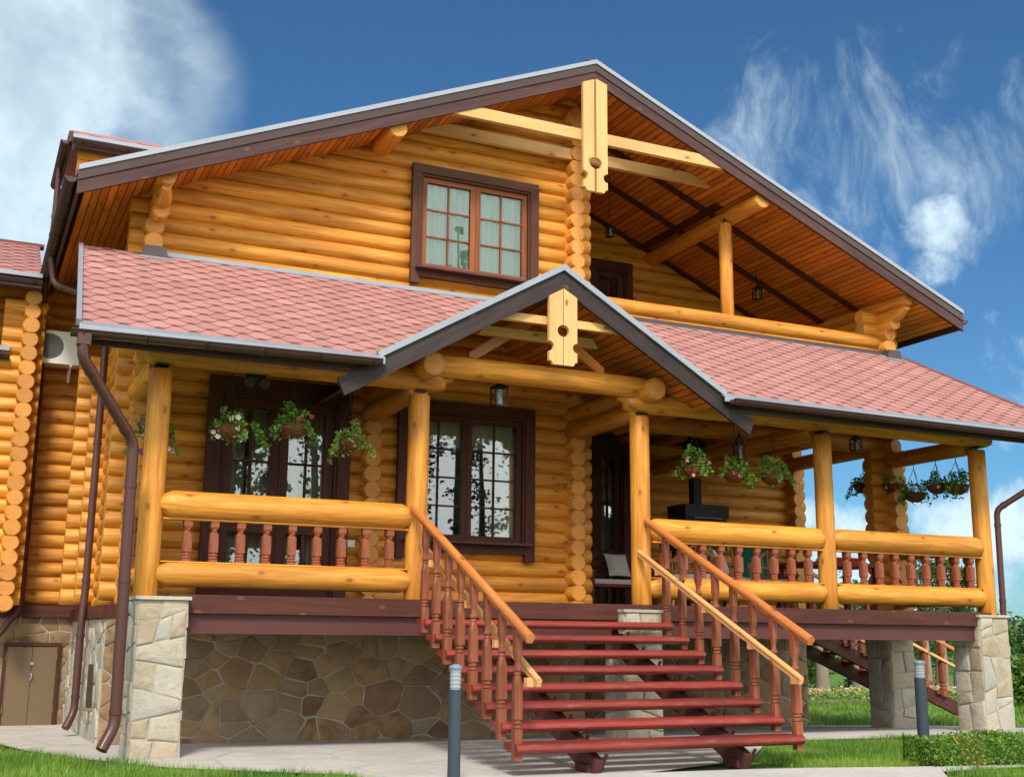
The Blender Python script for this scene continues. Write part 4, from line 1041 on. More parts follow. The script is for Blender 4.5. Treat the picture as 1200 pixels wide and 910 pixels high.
def basket(loc, label, flowers, trail=.35, leaf='leaf', size=.17, n=230, up=.6, side=0.0):
    """loc: centre of basket rim; hangs from the beam above"""
    t = thing('hanging_basket', label, 'flower basket', loc, 'baskets of flowers hanging round the porch'); ttop = 4.13 - loc[2]
    mb = MB(); pr_ = [(size * math.cos(a), -size * .85 * math.sin(a)) for a in [PI / 2 * i / 6 for i in range(6)]] + [(.01, -size * .85)]
    mb.tube([(0, 0, z) for _, z in pr_], [r for r, _ in pr_], 18, 0); mb.build('coir_basket', 'coir', t)
    mb = MB()
    for z, r in ((0, size + .006), (-size * .42, size * .9 + .004)): mb.tube([(r * math.cos(a), r * math.sin(a), z) for a in [2 * PI * i / 20 for i in range(21)]], .007, 5)
    for k in range(9):
        a0 = 2 * PI * k / 9
        mb.tube([(size * math.cos(f) * math.cos(a0 + .5 * math.sin(f * 4)) * 1.03, size * math.cos(f) * math.sin(a0 + .5 * math.sin(f * 4)) * 1.03, -size * .87 * math.sin(f)) for f in [PI / 2 * i / 7 for i in range(7)]], .006, 5)
    mb.build('wire_frame', 'wire', t)
    mb = MB()
    for k in range(3):
        a = 2 * PI * k / 3 + .4; mb.tube([(size * math.cos(a), size * math.sin(a), 0), (0, 0, ttop * .72)], .0045, 5)
    mb.tube([(0, 0, ttop * .72), (0, 0, ttop)], .006, 5); mb.build('chain', 'black', t)
    mb = MB(); leaves(mb, (0, 0, .07 * up), size * 1.25, n, .055, up, 0, trail)
    for k in range(5):
        a = R.uniform(0, 2 * PI); L = R.uniform(.6, 1.25) * size * (1 + trail); c = V((math.cos(a) * size * 1.05 + side, math.sin(a) * size * .7, .02))
        for i in range(6): leaves(mb, c + V((math.cos(a) * .03 * i, math.sin(a) * .02 * i, -L * .2 * i + .03)), .05, 8, .05, 1)
    for k in range(4 if up > .7 else 2):
        leaves(mb, (R.uniform(-.12, .12), R.uniform(-.1, .1), .12 + R.uniform(.02, .12) * up), .07, 26, .05, 1)
    mb.build('foliage', leaf, t)
    for kind, num in flowers:
        for _ in range(num):
            mb = MB(); a = R.uniform(0, 2 * PI); p = V((math.cos(a) * size * R.uniform(.6, 1.35), -abs(math.sin(a)) * size * R.uniform(.6, 1.2), R.uniform(-.10 - trail * .3, .12)))
            for k in range(6):
                b = 2 * PI * k / 6; q = V((math.cos(b), -.4, math.sin(b))); w_ = V((-math.sin(b), -.1, math.cos(b))); s = R.uniform(.024, .036)
                mb.poly([p, p + q * s * .7 - w_ * s * .45, p + q * s * 1.1, p + q * s * .7 + w_ * s * .45], None, 0, False, R.random())
            mb.build('bloom', FM[kind], t)
    return t
basket((.02, .55, 3.53), 'flower basket with purple blooms half hidden behind the leftmost porch post', [('purple', 18), ('white', 8)], .8, n=300)
basket((.75, -.02, 3.50), 'flower basket with big white blooms, left of the three before the patio door', [('white', 9), ('red', 1)], .4, up=.5, side=.1)
basket((1.47, -.02, 3.58), 'flower basket with upright green leaves and one crimson bloom before the patio door', [('red', 3)], .12, up=.9)
basket((2.13, -.02, 3.46), 'basket of pale trailing ivy just left of the second porch post', [], .6, 'paleleaf', size=.14, n=260)
basket((6.93, -.02, 3.48), 'fine leaved basket by the dark stove pipe with pink roses at its right', [('pink', 7)], .08, up=.95)
basket((7.57, -.02, 3.46), 'flower basket with pink blooms hanging below the pagoda topped lantern', [('pink', 6)], .08, up=.6)
basket((8.2, -.02, 3.47), 'plain leafy green basket hanging just left of the fourth porch post', [], .1, up=.9)
basket((12.05, 2.50, 3.84), 'trailing basket with pale pink flowers, leftmost in the row at the terrace corner', [('pink', 3), ('white', 5)], .3, up=.7)
basket((12.04, 1.80, 3.76), 'green basket with white and violet flowers before the log corner column', [('white', 4), ('purple', 3)], .2, up=.7)
basket((12.05, 1.32, 3.57), 'low dark basket with a few purple blooms right of the log corner column', [('purple', 5)], .2, n=150)
basket((12.05, .84, 3.64), 'small basket with white flowers on top, second from the far right post', [('white', 4)], .1, size=.15)
basket((12.05, .42, 3.60), 'rounded green basket nearest to the rightmost porch post', [], .1, up=.8)

# lanterns
def lantern(loc, label, rod, w=.085, h=.27, pagoda=False):
    t = thing('lantern', label, 'lantern', loc, 'lanterns hanging from the roof timbers')
    mb = MB(); mb.box((0, 0, 0), (w * 2, w * 2, .02)); mb.box((0, 0, h), (w * 2.1, w * 2.1, .025))
    for x in (-1, 1):
        for y in (-1, 1): mb.box((x * w * .92, y * w * .92, h / 2), (.016, .016, h - .03))
        mb.beam((x * w, -w, .02), (-x * w, -w, h - .02), .006, .006, (0, 1, 0)); mb.beam((-w, x * w, .02), (-w, -x * w, h - .02), .006, .006, (1, 0, 0))
    mb.build('cage', 'black', t)
    mb = MB(); mb.tube([(0, 0, .02), (0, 0, h - .03)], w * .55, 12); mb.build('glass', 'frost', t)
    mb = MB()
    if pagoda: mb.tube([(0, 0, h), (0, 0, h + .05), (0, 0, h + .06), (0, 0, h + .12), (0, 0, h + .16)], [w * 1.3, w * .8, w * .95, w * .35, .012], 8)
    else: mb.tube([(0, 0, h), (0, 0, h + .04), (0, 0, h + .06)], [w * 1.2, w * .6, .015], 8)
    mb.tube([(0, 0, h + .05), (0, 0, rod)], .006, 6); mb.build('cap', 'black', t)
    return t
lantern((4.10, .10, 4.07), 'square black iron lantern hanging under the entrance gable beam', .95, .085, .24)
lantern((7.85, .25, 3.68), 'slim black lantern with pagoda roof hanging between the middle flower baskets', .62, .065, .22, True)
lantern((9.75, .05, 3.92), 'small black lantern tucked under the beam beside the fourth porch post', .26, .06, .17)
lantern((10.33, 3.0, 7.03), 'balcony lantern hanging on a long cord right of the balcony post', 1.05, .06, .2)
lantern((7.39, 3.0, 7.72), 'small balcony lantern hanging in front of the recessed balcony wall', 1.25, .05, .16)
t = thing('spotlight', 'small black twin spotlight under the beam above the patio door', 'spotlight', (1.02, .05, 4.06))
mb = MB(); mb.box((0, 0, .06), (.22, .10, .04)); mb.build('bracket', 'black', t, .005)
for x in (-.08, .09):
    mb = MB(); mb.tube([(x, .04, .03), (x, -.02, .0), (x, -.10, -.03)], [.025, .05, .06], 12); mb.build('lamp_head', 'black', t)

# outdoor stove
t = thing('barbecue_stove', 'black iron barbecue stove with tall flue pipe on the terrace', 'stove', (9.05, 3.1, D))
mb = MB(); mb.box((0, 0, 1.28), (.80, .5, .56)); mb.build('firebox', 'black', t, .01)
mb = MB(); mb.box((0, -.02, 1.62), (.84, .54, .20)); mb.build('hood', 'black', t, .03)
for x in (-.34, .34):
    for y in (-.2, .2): mb = MB(); mb.box((x, y, .5), (.05, .05, 1.0)); mb.build('leg', 'black', t)
mb = MB(); mb.box((0, .05, 2.3), (.15, .15, 1.3)); mb.box((0, .05, 2.75), (.28, .26, .14)); mb.build('flue', 'black', t, .006)
mb = MB(); mb.tube([(-.25, -.29, 1.5), (-.25, -.33, 1.5), (.25, -.33, 1.5), (.25, -.29, 1.5)], .012, 8); mb.build('handle', 'flash', t)

# terrace seats
def cushion(loc, size, rot, label, cat='cushion', group=None):
    mb = MB(); n = 8; sx, sy, sz = size; G = {}
    for s in (1, -1):
        for i in range(n + 1):
            for j in range(n + 1):
                a, b = i / n * 2 - 1, j / n * 2 - 1; pin = 1 - .08 * (abs(a * b)) ; k = ((1 - a ** 4) * (1 - b ** 4)) ** .5
                G[s, i, j] = mb.vert((a * sx / 2 * (1 - .07 * (1 - b * b) * abs(a)), b * sy / 2 * (1 - .07 * (1 - a * a) * abs(b)), s * sz / 2 * k))
        for i in range(n):
            for j in range(n):
                q = [G[s, i, j], G[s, i + 1, j], G[s, i + 1, j + 1], G[s, i, j + 1]]; mb.face(q if s > 0 else q[::-1], None, 0, True)
    o = mb.build('cushion', 'cushion', None); o.location = loc; o.rotation_euler = rot; return tag(o, label, cat, group)
t = thing('wooden_bench', 'dark red wooden bench with pale seat beside the terrace door', 'bench', (7.65, 3.35, D))
mb = MB(); mb.box((0, 0, .40), (1.2, .55, .05)); mb.build('seat', 'tread', t, .008)
mb = MB()
for z in (.62, .76, .90): mb.box((0, .26, z), (1.2, .03, .09))
mb.build('backrest', 'deckbrown', t, .006)
for x in (-.57, .57):
    mb = MB(); mb.box((x, 0, .62), (.07, .55, .04)); mb.build('armrest', 'tread', t, .006)
    for y in (-.24, .24): mb = MB(); mb.box((x, y, .3 if y < 0 else .47), (.06, .06, .6 if y < 0 else .94)); mb.build('leg', 'tread', t, .005)
mb = MB(); mb.box((0, -.02, .46), (1.05, .48, .07)); mb.build('seat_pad', 'cushion', t, .025)
cushion((7.72, 3.42, D + .74), (.42, .40, .16), (1.15, 0, .05), 'cream pillow leaning on the dark red wooden bench')
def wicker_chair(loc, rz, label):
    t = thing('wicker_chair', label, 'chair', loc, 'wicker chairs on the terrace'); t.rotation_euler = (0, 0, rz)
    mb = MB(); mb.box((0, 0, .38), (.56, .54, .08)); mb.build('seat', 'wicker', t, .03)
    mb = MB()
    for k in range(11):
        a = PI * (.08 + .84 * k / 10); x = .31 * math.cos(a); y = .27 * math.sin(a) ** .6 * .95; top = .95 - .25 * abs(math.cos(a))
        mb.tube([(x, y, .4), (x * 1.08, y * 1.08, top)], .012, 6)
    for z in (.55, .7): mb.tube([(.32 * math.cos(a), .275 * math.sin(a) ** .6, z) for a in [PI * (.05 + .9 * i / 16) for i in range(17)]], .02, 6)
    mb.tube([(.345 * math.cos(a), .295 * math.sin(a) ** .6, .95 - .25 * abs(math.cos(a))) for a in [PI * (.05 + .9 * i / 16) for i in range(17)]], .028, 8); mb.build('backrest', 'wicker', t)
    for x in (-.25, .25):
        for y in (-.22, .22): mb = MB(); mb.tube([(x * 1.1, y * 1.1, 0), (x, y, .36)], .022, 8); mb.build('leg', 'wicker', t)
    mb = MB(); mb.box((0, -.02, .45), (.5, .48, .09)); mb.build('seat_pad', 'cushion', t, .035)
    return t
wicker_chair((8.62, 1.7, D), .5, 'wicker armchair with a pillow behind the railing, left of the wooden table')
wicker_chair((7.75, 1.3, D), -.7, 'wicker armchair tucked behind the top of the staircase rail')
wicker_chair((9.6, 1.9, D), -.4, 'wicker armchair with pale seat pad right of the fourth porch post')
cushion((8.55, 1.78, D + .72), (.38, .38, .14), (1.2, .15, .6), 'white pillow propped in the wicker armchair behind the railing')
t = thing('terrace_table', 'red brown wooden terrace table seen between the railing balusters', 'table', (10.35, 1.5, D))
mb = MB(); mb.box((0, 0, .72), (1.5, .85, .05)); mb.build('tabletop', 'tread', t, .01)
for x in (-.65, .65):
    for y in (-.34, .34): mb = MB(); mb.box((x, y, .35), (.08, .08, .70)); mb.build('leg', 'tread', t, .006)
t = thing('deck_chair', 'green canvas deck chair behind the terrace railing, left of the table', 'deck chair', (10.05, 2.9, D)); t.rotation_euler = (0, 0, -.5)
mb = MB(); prev = None
for i in range(13):
    k = i / 12; y = -.5 + 1.15 * k; z = .34 + .95 * k ** 1.7 - .16 * math.sin(PI * k); a, b = mb.vert((-.33, y, z)), mb.vert((.33, y, z))
    if prev: mb.face([prev[0], prev[1], b, a], None, 0, True)
    prev = (a, b)
mb.build('canvas', 'greencloth', t)
for x in (-.36, .36):
    mb = MB(); mb.beam((x, -.55, .36), (x, .66, 1.30), .04, .05); mb.beam((x, .45, .02), (x, -.35, .55), .04, .05); mb.beam((x, -.55, .36), (x, -.1, .02), .04, .05); mb.build('side_frame', 'rawrail', t)
o = MB()
for i in range(3): o.box((0, 0, .02 + i * .028), (.62 - .03 * i, .46 - .02 * i, .024))
o = o.build('folded_tablecloth', 'redcloth', None, .01); o.location = (10.55, 1.45, D + .75); tag(o, 'red folded tablecloth lying on the red brown terrace table', 'tablecloth')

# bollard lights
def bollard(loc, label, k=1.0):
    t = thing('bollard_light', label, 'bollard', loc, 'bollard lights beside the path')
    mb = MB(); mb.tube([(0, 0, -.05), (0, 0, .01), (0, 0, .02), (0, 0, .80)], [.055 * k] * 4, 20); mb.build('column', 'bollard', t)
    mb = MB(); mb.tube([(0, 0, .80), (0, 0, .97)], .046 * k, 20)
    for i in range(5): mb.tube([(0, 0, .815 + i * .034), (0, 0, .823 + i * .034)], .052 * k, 20)
    mb.build('lamp_glass', 'frost', t)
    mb = MB(); mb.tube([(0, 0, .97), (0, 0, .985), (0, 0, 1.0), (0, 0, 1.012)], [.056 * k, .060 * k, .052 * k, .02 * k], 20); mb.build('cap', 'lampcap', t)
bollard((2.14, -3.38, .0), 'graphite bollard light in front of the staircase foot'); bollard((8.98, -1.75, .0), 'graphite bollard light behind the end of the clipped hedge', 1.28)

# hedge
t = thing('clipped_hedge', 'low clipped box hedge with a browned patch at its end, beside the path', 'hedge', (9.02, -3.73, 0)); t.rotation_euler = (0, 0, -.17)
mb = MB(); rg = random.Random(5)
for _ in range(15000):
    x = rg.uniform(-1.75, 1.9); y = rg.uniform(-.26, .26); z = rg.uniform(.02, .26)
    if rg.random() < .75:
        f = rg.randrange(3)
        if f == 0: z = .26
        elif f == 1: y = -.26
        else: y = .26 if rg.random() < .6 else y; x = -1.75 if rg.random() < .35 else x
    bumpn = mnoise.noise(V((x * 3.3, y * 3, z * 4))) * .06; z += bumpn * (z > .15); y += bumpn
    p = V((x, y, max(.01, z + rg.gauss(0, .016)))); s = rg.uniform(.022, .045); a = V((rg.gauss(0, 1), rg.gauss(0, 1), rg.gauss(.4, .8))).normalized(); b = a.cross(V((rg.gauss(0, 1), rg.gauss(0, 1), rg.gauss(0, 1)))).normalized()
    br = -1.45 < x < -1.15 and y < .1 and rg.random() < .22
    mb.poly([p - a * s * .5, p - b * s * .35, p + a * s * .5, p + b * s * .35], None, 1 if br else 0, False, rg.random())
mb.build('foliage', ['hedge', 'wicker'], t)
mb = MB()
for i in range(14): x = -1.65 + i * .26; mb.tube([(x, 0, 0), (x + .03, .02, .22)], .02, 6)
mb.box((.07, 0, .12), (3.4, .36, .18)); mb.build('stems', 'hedge', t)

# ------------------------------------------------------------------ ground
def sheet(name, pts, mat, dz, nsub=0):
    mb = MB(); mb.poly([(x, y, gz(x, y) + dz) for x, y in pts], [(x, y) for x, y in pts]); o = mb.build(name, mat); o['kind'] = 'structure'; return o
def grid_sheet(name, x0, x1, y0, y1, nx, ny, mat, dz):
    mb = MB(); idx = {}
    for i in range(nx + 1):
        for j in range(ny + 1):
            x = x0 + (x1 - x0) * i / nx; y = y0 + (y1 - y0) * j / ny; idx[i, j] = mb.vert((x, y, gz(x, y) + dz))
    for i in range(nx):
        for j in range(ny): mb.face([idx[i, j], idx[i + 1, j], idx[i + 1, j + 1], idx[i, j + 1]], None, 0, True)
    o = mb.build(name, mat); o['kind'] = 'structure'; return o
mb = MB(); xs = [-400, -60, -20, -10] + list(range(-6, 22)) + [26, 40, 80, 400]; ys = [-400, -60, -20, -8] + [-4 + .5 * i for i in range(24)] + [10, 16, 40, 120, 500]
idx = {(i, j): mb.vert((x, y, gz(x, y) - .03)) for i, x in enumerate(xs) for j, y in enumerate(ys)}
for i in range(len(xs) - 1):
    for j in range(len(ys) - 1): mb.face([idx[i, j], idx[i + 1, j], idx[i + 1, j + 1], idx[i, j + 1]], None, 0, True)
o = mb.build('lawn_ground', 'lawn'); o['kind'] = 'structure'
def strip_sheet(name, lo, hi, mat, dz):
    """sheet between two boundary polylines with equal number of points, subdivided to follow the ground"""
    mb = MB(); n = 14; prev = None
    def sub(L):
        out = []
        for i in range(len(L) - 1):
            for k in range(4): t = k / 4; out.append((L[i][0] + (L[i + 1][0] - L[i][0]) * t, L[i][1] + (L[i + 1][1] - L[i][1]) * t))
        return out + [L[-1]]
    A, B = sub(lo), sub(hi)
    for a, b in zip(A, B):
        row = [mb.vert((a[0] + (b[0] - a[0]) * k / n, a[1] + (b[1] - a[1]) * k / n, gz(a[0] + (b[0] - a[0]) * k / n, a[1] + (b[1] - a[1]) * k / n) + dz)) for k in range(n + 1)]
        if prev:
            for k in range(n): mb.face([prev[k], row[k], row[k + 1], prev[k + 1]], None, 0, True)
        prev = row
    o = mb.build(name, mat); o['kind'] = 'structure'; return o
# paved apron round the house
strip_sheet('paved_apron', [(-7, 4.6), (-1.5, 3.6), (-.95, 1.2), (-.5, .0), (.16, -1.15), (.85, -1.72), (1.6, -2.3), (2.7, -2.8), (4.2, -3.1), (5.9, -2.45), (7.5, -.62), (9.4, -.72), (13.2, -.70)],
            [(-7, 6.0), (-1.5, 6.0), (-.2, 6.0), (.2, 6.0), (.6, 5.5), (1.5, 5), (2.5, 5), (3.4, 5), (4.5, 5), (6, 5), (8, 5), (10.5, 4.6), (13.4, 2.9)], 'paving', .004)
strip_sheet('garden_path', [(1.6, -2.32), (2.7, -2.82), (4.2, -3.12), (5.2, -3.2), (6.0, -3.32), (6.95, -3.58), (8.4, -3.78), (12, -4.6)],
            [(1.0, -6.5), (2.2, -6.5), (3.6, -6.5), (5.0, -6.0), (6.2, -5.0), (7.0, -4.05), (8.4, -4.0), (12, -4.8)], 'path', .008)
# grass: uncounted blades on the near strips and the lawn behind
def inpoly(x, y, P):
    r = False; j = len(P) - 1
    for i in range(len(P)):
        if (P[i][1] > y) != (P[j][1] > y) and x < (P[j][0] - P[i][0]) * (y - P[i][1]) / (P[j][1] - P[i][1]) + P[i][0]: r = not r
        j = i
    return r
mb = MB(); rg = random.Random(8)
def grass(P, n, h, w):
    x0, x1 = min(p[0] for p in P), max(p[0] for p in P); y0, y1 = min(p[1] for p in P), max(p[1] for p in P)
    for _ in range(n):
        x, y = rg.uniform(x0, x1), rg.uniform(y0, y1)
        if not inpoly(x, y, P): continue
        k = .75 + .8 * mnoise.noise(V((x * 2.1, y * 2.1, 0))); hh = h * max(.35, k) * rg.uniform(.6, 1.25); a = rg.uniform(0, 2 * PI); ww = w * rg.uniform(.7, 1.2)
        lx, ly = rg.gauss(0, .32) * hh, rg.gauss(0, .32) * hh; z = gz(x, y) - .03
        mb.poly([(x - math.cos(a) * ww, y - math.sin(a) * ww, z), (x + math.cos(a) * ww, y + math.sin(a) * ww, z), (x + lx, y + ly, z + hh + .03)], None, 0, False, min(1, max(0, .45 + .9 * mnoise.noise(V((x * 1.1, y * 1.1, 3))) + rg.gauss(0, .25))))
grass([(-1.6, 3.55), (-.98, 1.2), (-.53, 0), (.13, -1.18), (.82, -1.75), (1.57, -2.33), (1.8, -2.6), (1.0, -4.5), (-1.8, -4.5), (-3.2, 3)], 60000, .085, .005)
grass([(5.95, -2.5), (7.5, -.66), (9.4, -.76), (10.5, -.8), (10.6, -2.9), (6.9, -3.52), (6.05, -3.28)], 26000, .065, .005)
grass([(7.0, -4.05), (8.4, -4.02), (10, -4.4), (9, -5.2), (7.2, -5)], 9000, .07, .005)
grass([(10.6, 4.7), (13.4, 3.0), (20, 2), (30, 10), (26, 22), (14, 14)], 60000, .10, .012)
grass([(9.5, -.66), (13.2, -.64), (18, -1), (18, -2.6), (10.6, -2.8)], 14000, .07, .007)
o = mb.build('lawn_grass', 'grass'); tag(o, 'short bright green mown lawn grass round the house', 'grass'); o['kind'] = 'stuff'

# ------------------------------------------------------------------ garden behind, seen under and beside the terrace
def shrub(loc, r, h, label, leaf='tree', n=900, group='shrubs in the garden behind the house', flowers=None):
    t = thing('garden_shrub', label, 'shrub', loc, group); mb = MB()
    for k in range(16):
        a = R.uniform(0, 2 * PI); d = R.uniform(0, .7) * r; leaves(mb, (math.cos(a) * d, math.sin(a) * d, h * R.uniform(.15, .80)), r * R.uniform(.28, .5), n // 5, .12, 1.0)
    mb.build('foliage', leaf, t); mb = MB()
    for k in range(5): a = k * 1.26; mb.tube([(0, 0, 0), (math.cos(a) * r * .25, math.sin(a) * r * .25, h * .4), (math.cos(a) * r * .5, math.sin(a) * r * .5, h * .75)], [.04, .03, .01], 6)
    mb.build('stems', 'bark', t)
    if flowers:
        mb = MB(); leaves(mb, (0, 0, h * .75), r * .9, 160, .09, .45); mb.build('flowers', flowers, t)
    return t
def tree(loc, h, label, lean=0.0, r=.15):
    t = thing('garden_tree', label, 'tree', loc, 'young trees behind the garden lawn'); mb = MB()
    pts = [(lean * (z / h) ** 1.5 + .03 * math.sin(z * 2 + loc[0]), .03 * math.cos(z * 3), z) for z in [h * .86 * i / 8 for i in range(9)]]; mb.tube(pts, [r * (1.12 - .85 * i / 8) for i in range(9)], 10, wob=.1)
    for k in range(7):
        z = h * R.uniform(.45, .8); a = R.uniform(0, 2 * PI); L = R.uniform(.5, .9); mb.tube([(lean * (z / h) ** 1.5, 0, z), (math.cos(a) * L * .5, math.sin(a) * L * .5, z + .15), (math.cos(a) * L, math.sin(a) * L, z + .3)], [r * .3, r * .2, .01], 6)
    mb.build('trunk', 'bark', t); mb = MB()
    for k in range(16):
        a = R.uniform(0, 2 * PI); d = R.uniform(.1, 1.0); leaves(mb, (math.cos(a) * d + lean, math.sin(a) * d, h * R.uniform(.55, .98)), R.uniform(.25, .5), 80, .13, .8)
    mb.build('crown', 'tree', t); return t
TG = gz(14, 20)
for i, (x, y, h, r, lab) in enumerate([(21.3, 15.0, 3.3, .21, 'tree with thick pale trunk seen left of the stone pillar under the terrace'), (23.1, 15.5, 3.5, .20, 'slimmer tree standing just right of the thick pale trunk under the terrace'), (25.4, 16.5, 3.4, .18, 'tree trunk partly hidden by the dark terrace pillar'),
                                     (27.0, 16.8, 4.3, .20, 'slender tree seen through the balusters left of the last porch post'), (28.2, 17.3, 4.2, .22, 'pale barked tree seen between the last balusters of the terrace'), (29.3, 17.6, 4.3, .18, 'thin tree farthest right behind the last porch post')]):
    tree((x, y, TG), h, lab, R.uniform(-.1, .1), r)
for i, (x, y, r, h, lab) in enumerate([(19.9, 15.6, 1.0, 1.6, 'dark green shrub left of the thick pale trunk under the terrace'), (22.3, 17.2, 1.2, 1.7, 'wide green shrub between the two pale trunks'), (24.3, 16.6, .9, 1.2, 'low bright shrub right of the slimmer trunk'), (26.8, 17.6, 1.4, 1.9, 'dense shrub behind the dark terrace pillar'),
                                     (20.3, 4.2, .9, 1.2, 'bright leafy shrub at the right picture edge beside the rear stairs'), (21.4, 3.4, .7, .8, 'low round shrub at the right edge in front of the leafy one'), (23.5, 6.2, .9, 1.3, 'tall loose shrub behind the rear stair rail')]):
    shrub((x, y, TG), r, h, lab, 'tree' if i % 2 == 0 else 'hedge')
for x, y, r, h, lab in [(24.5, 8.6, 1.1, 1.35, 'broad shrub directly right of the last stone pillar'), (27.5, 9.6, 1.3, 1.6, 'tall shrub farther back at the right picture edge'), (23.6, 10.2, 1.0, 1.2, 'rounded shrub seen between the two right stone pillars')]:
    shrub((x, y, TG), r, h, lab, 'hedge', 1400)
mb = MB(); rg = random.Random(4)
for i in range(150):
    a = math.radians(8 + 82 * i / 150); d = rg.uniform(62, 84); leaves(mb, (math.sin(a) * d - 2, math.cos(a) * d - 13, rg.uniform(.5, 2.3)), rg.uniform(1.3, 2.4), 240, .4, .8, 0, 0, rg)
o = mb.build('distant_thicket', 'tree'); tag(o, 'far off dark green thicket closing the lawn behind the house', 'thicket'); o['kind'] = 'stuff'
t = thing('flower_bed', 'low flower bed of yellow and pale blooms edging the lawn behind', 'flower bed', (20.8, 13.2, TG))
mb = MB(); leaves(mb, (0, 0, .15), 1.0, 300, .12, .25)
for k in range(16): leaves(mb, (-3.0 + k * .55, R.uniform(-.3, .6), .14), .5, 120, .12, .35)
mb.build('foliage', 'paleleaf', t)
for c_, n_ in (('yellow', 1), ('whitef', 1), ('pink', 1)):
    mb = MB()
    for k in range(16): leaves(mb, (-3.0 + k * .55 + R.uniform(-.2, .2), R.uniform(-.4, .4), .27), .35, 22, .08, .3)
    mb.build('blooms', c_, t)['kind'] = 'stuff'
mb = MB(); mb.box((1.2, .2, .02), (9.2, 1.6, .06)); mb.build('bed_soil', 'soil', t)
# neighbouring dark pine wood that the windows mirror: stands well behind the photographer
mb = MB(); rg = random.Random(21)
for i in range(52):
    dense = i < 30
    x = (3 + i * 1.7 if dense else -60 + (i - 30) * 5.6) + rg.uniform(-.8, .8); y = -44 - rg.uniform(0, 18 if dense else 16); h = rg.uniform(17, 31) if dense else rg.uniform(12, 20); r = rg.uniform(.20, .46)
    mb.tube([(x, y, -.1), (x + rg.uniform(-.3, .3), y, h * .5), (x + rg.uniform(-.5, .5), y, h)], [r, r * .75, .05], 8, 1)
    for k in range(30):
        z = h * (.50 + .5 * (k + rg.uniform(-1, 1)) / 30) if rg.random() < .86 else h * rg.uniform(.22, .5); rad = (1 - k / 31) * rg.uniform(1.0, 2.3) + .25; a = rg.uniform(0, 2 * PI)
        leaves(mb, (x + math.cos(a) * rad * .8, y + math.sin(a) * rad * .8, z), rad * .7, 30, .34, .4, 0, .3, rg)
o = mb.build('pine_wood', ['pine', 'bark']); tag(o, 'dark pine wood mirrored in the porch windows', 'wood'); o['kind'] = 'stuff'

# ------------------------------------------------------------------ light, sky, camera
SUN_EL, SUN_AZ = math.radians(47), math.radians(-24)     # azimuth measured from straight ahead (-Y) towards +X
sd = V((math.sin(SUN_AZ) * math.cos(SUN_EL), -math.cos(SUN_AZ) * math.cos(SUN_EL), math.sin(SUN_EL)))
L = bpy.data.lights.new('sun', 'SUN'); L.energy = 3.1; L.angle = math.radians(11); L.color = (1.0, .95, .86)
lo = bpy.data.objects.new('sun', L); COL.objects.link(lo); lo.rotation_euler = sd.to_track_quat('Z', 'Y').to_euler(); lo.location = sd * 60

w = bpy.data.worlds.new('World'); scene.world = w; w.use_nodes = True; nt = w.node_tree; nt.nodes.clear(); N = NT(nt)
sky = N.n('ShaderNodeTexSky', sky_type='NISHITA'); sky.sun_disc = False; sky.sun_elevation = SUN_EL
sky.sun_rotation = math.atan2(sd.x, sd.y); sky.altitude = 200; sky.air_density = 1.0; sky.dust_density = .4; sky.ozone_density = 3.0
tc = N.n('ShaderNodeTexCoord').outputs['Generated']
def blob(d, r0, r1):
    d = V(d).normalized(); return N.ramp(N.vmath('DOT_PRODUCT', tc, tuple(d)), math.cos(r1), math.cos(r0))
wn = N.noise(tc, 3.2, 4, .6); wc = N.n('ShaderNodeTexNoise'); N.l(tc, wc.inputs['Vector']); wc.inputs['Scale'].default_value = 3.0; wc.inputs['Detail'].default_value = 4
warp = N.vmath('ADD', tc, N.vmath('SCALE', N.vmath('SUBTRACT', wc.outputs['Color'], (.5, .5, .5))))
for n in nt.nodes:
    if n.type == 'VECT_MATH' and n.operation == 'SCALE': n.inputs['Scale'].default_value = .12
def stretch(v, sx, sy, sz, ang):
    m = N.n('ShaderNodeMapping'); N.l(v, m.inputs[0]); m.inputs['Rotation'].default_value = ang; m.inputs['Scale'].default_value = (sx, sy, sz); return m.outputs[0]
soft = N.noise(warp, 3.0, 5, .5)
fib = N.noise(stretch(warp, 7.5, 7.5, 2.6, (.15, .8, .25)), 2.0, 8, .66, .5)
puff = N.noise(warp, 11.0, 7, .6)
# big soft bank upper left
bl = N.math('MAXIMUM', N.math('MAXIMUM', blob((.015, .93, .36), .03, .25), blob((.085, .905, .412), .0, .14)), blob((-.01, .88, .46), .02, .12))
gap_ = N.noise(warp, 7.5, 5, .55); left = N.math('MULTIPLY', N.ramp(gap_, .36, .52, .45, 1.), N.ramp(N.math('ADD', bl, N.math('ADD', N.math('MULTIPLY', N.math('SUBTRACT', soft, .5), 2.0), N.math('MULTIPLY', N.math('SUBTRACT', puff, .5), .5))), .32, 1.2))
left = N.math('MULTIPLY', left, .92)
# wisps on the right
br = N.math('MAXIMUM', blob((.60, .705, .377), .03, .16), blob((.665, .66, .37), .02, .15)); br = N.math('MAXIMUM', br, N.math('MULTIPLY', blob((.55, .728, .43), .0, .12), .7))
wis = N.math('MULTIPLY', N.ramp(N.math('ADD', N.math('MULTIPLY', br, .40), fib), .78, 1.22), .70)
cum = N.math('MAXIMUM', N.math('MAXIMUM', blob((.683, .662, .308), .008, .046), blob((.728, .655, .204), .01, .075)), N.math('MULTIPLY', blob((.76, .62, .25), .01, .06), .6))
cum = N.ramp(N.math('ADD', N.math('MULTIPLY', cum, .72), N.math('MULTIPLY', N.math('MULTIPLY', N.math('SUBTRACT', puff, .5), 3.4), N.ramp(cum, 0., .3))), .42, 1.25, 0., .88)
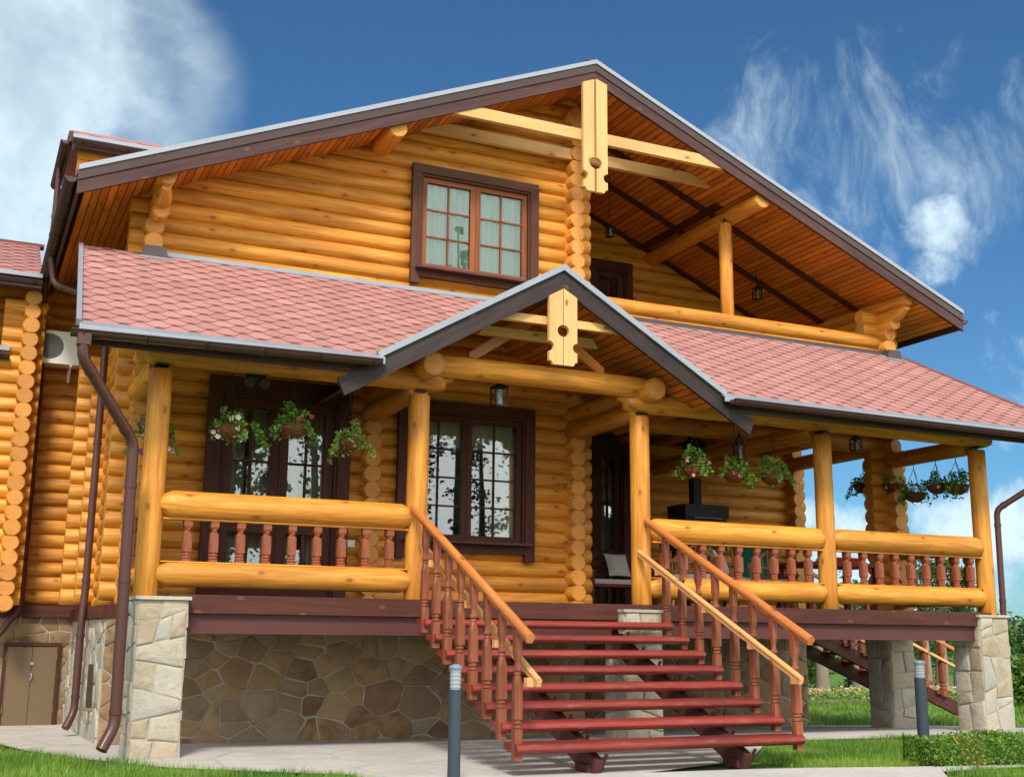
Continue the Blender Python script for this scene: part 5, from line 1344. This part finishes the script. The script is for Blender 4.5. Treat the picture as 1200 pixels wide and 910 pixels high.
# low bank of cumulus over the horizon, all round, and unseen cloud cover added behind the viewer for fill light
sx, sy, sz = N.sep(tc)
hz = N.math('MULTIPLY', N.ramp(sz, .0, .03, .6, 1.), N.ramp(sz, .085, .16, 1., 0.)); low = N.ramp(N.math('ADD', N.math('MULTIPLY', hz, .5), N.math('MULTIPLY', puff, 1.3)), .98, 1.22, 0., .92)
back = N.math('MULTIPLY', N.ramp(sy, .15, -.35), N.ramp(soft, .30, .62, .0, .9))
mask = left
for m_ in (wis, cum, low, back): mask = N.math('SUBTRACT', 1.0, N.math('MULTIPLY', N.math('SUBTRACT', 1.0, mask), N.math('SUBTRACT', 1.0, m_)))
blue = N.mix(1.0, sky.outputs[0], (.265, .46, .57, 1), 'MULTIPLY')
shade = N.ramp(puff, .35, .7, .78, 1.0)
cl = N.n('ShaderNodeVectorMath', operation='SCALE'); cl.inputs[0].default_value = (4.7, 5.8, 6.4); N.l(shade, cl.inputs['Scale'])
col = N.mix(mask, blue, cl.outputs[0])
hot = N.math('MULTIPLY', N.ramp(sy, .1, -.5), N.math('MULTIPLY', N.ramp(sz, -.02, .03), N.ramp(sz, .35, .9, 1., .35)))  # white glow added to the unseen sky behind, for fill and pane reflections
col = N.mix(N.math('MULTIPLY', hot, N.ramp(soft, .25, .55, .45, 1.)), col, (14.0, 13.9, 13.5, 1))
bg = N.n('ShaderNodeBackground'); N.l(col, bg.inputs[0]); bg.inputs[1].default_value = .15
out = N.n('ShaderNodeOutputWorld'); N.l(bg.outputs[0], out.inputs[0])

cam = bpy.data.cameras.new('camera'); co = bpy.data.objects.new('camera', cam); COL.objects.link(co); scene.camera = co
yaw, pitch, roll = .4364, .2076, .0094
rt = V((math.cos(yaw), -math.sin(yaw), 0)); fw = V((math.sin(yaw) * math.cos(pitch), math.cos(yaw) * math.cos(pitch), math.sin(pitch))); up = rt.cross(fw)
r2 = rt * math.cos(roll) + up * math.sin(roll); u2 = -rt * math.sin(roll) + up * math.cos(roll)
mt = Matrix((r2, u2, -fw)).transposed().to_4x4(); mt.translation = V((-1.8715, -13.0832, 1.2505)); co.matrix_world = mt
cam.sensor_width = 36; cam.lens = 36 * 1378.4255 / 1200; cam.clip_end = 2000; cam.clip_start = .1
vs_ = scene.view_settings; vs_.view_transform = 'Standard'; vs_.look = 'None'; vs_.exposure = 0.33; vs_.gamma = 1.0
scene.cycles.max_bounces = 8; scene.cycles.transparent_max_bounces = 12
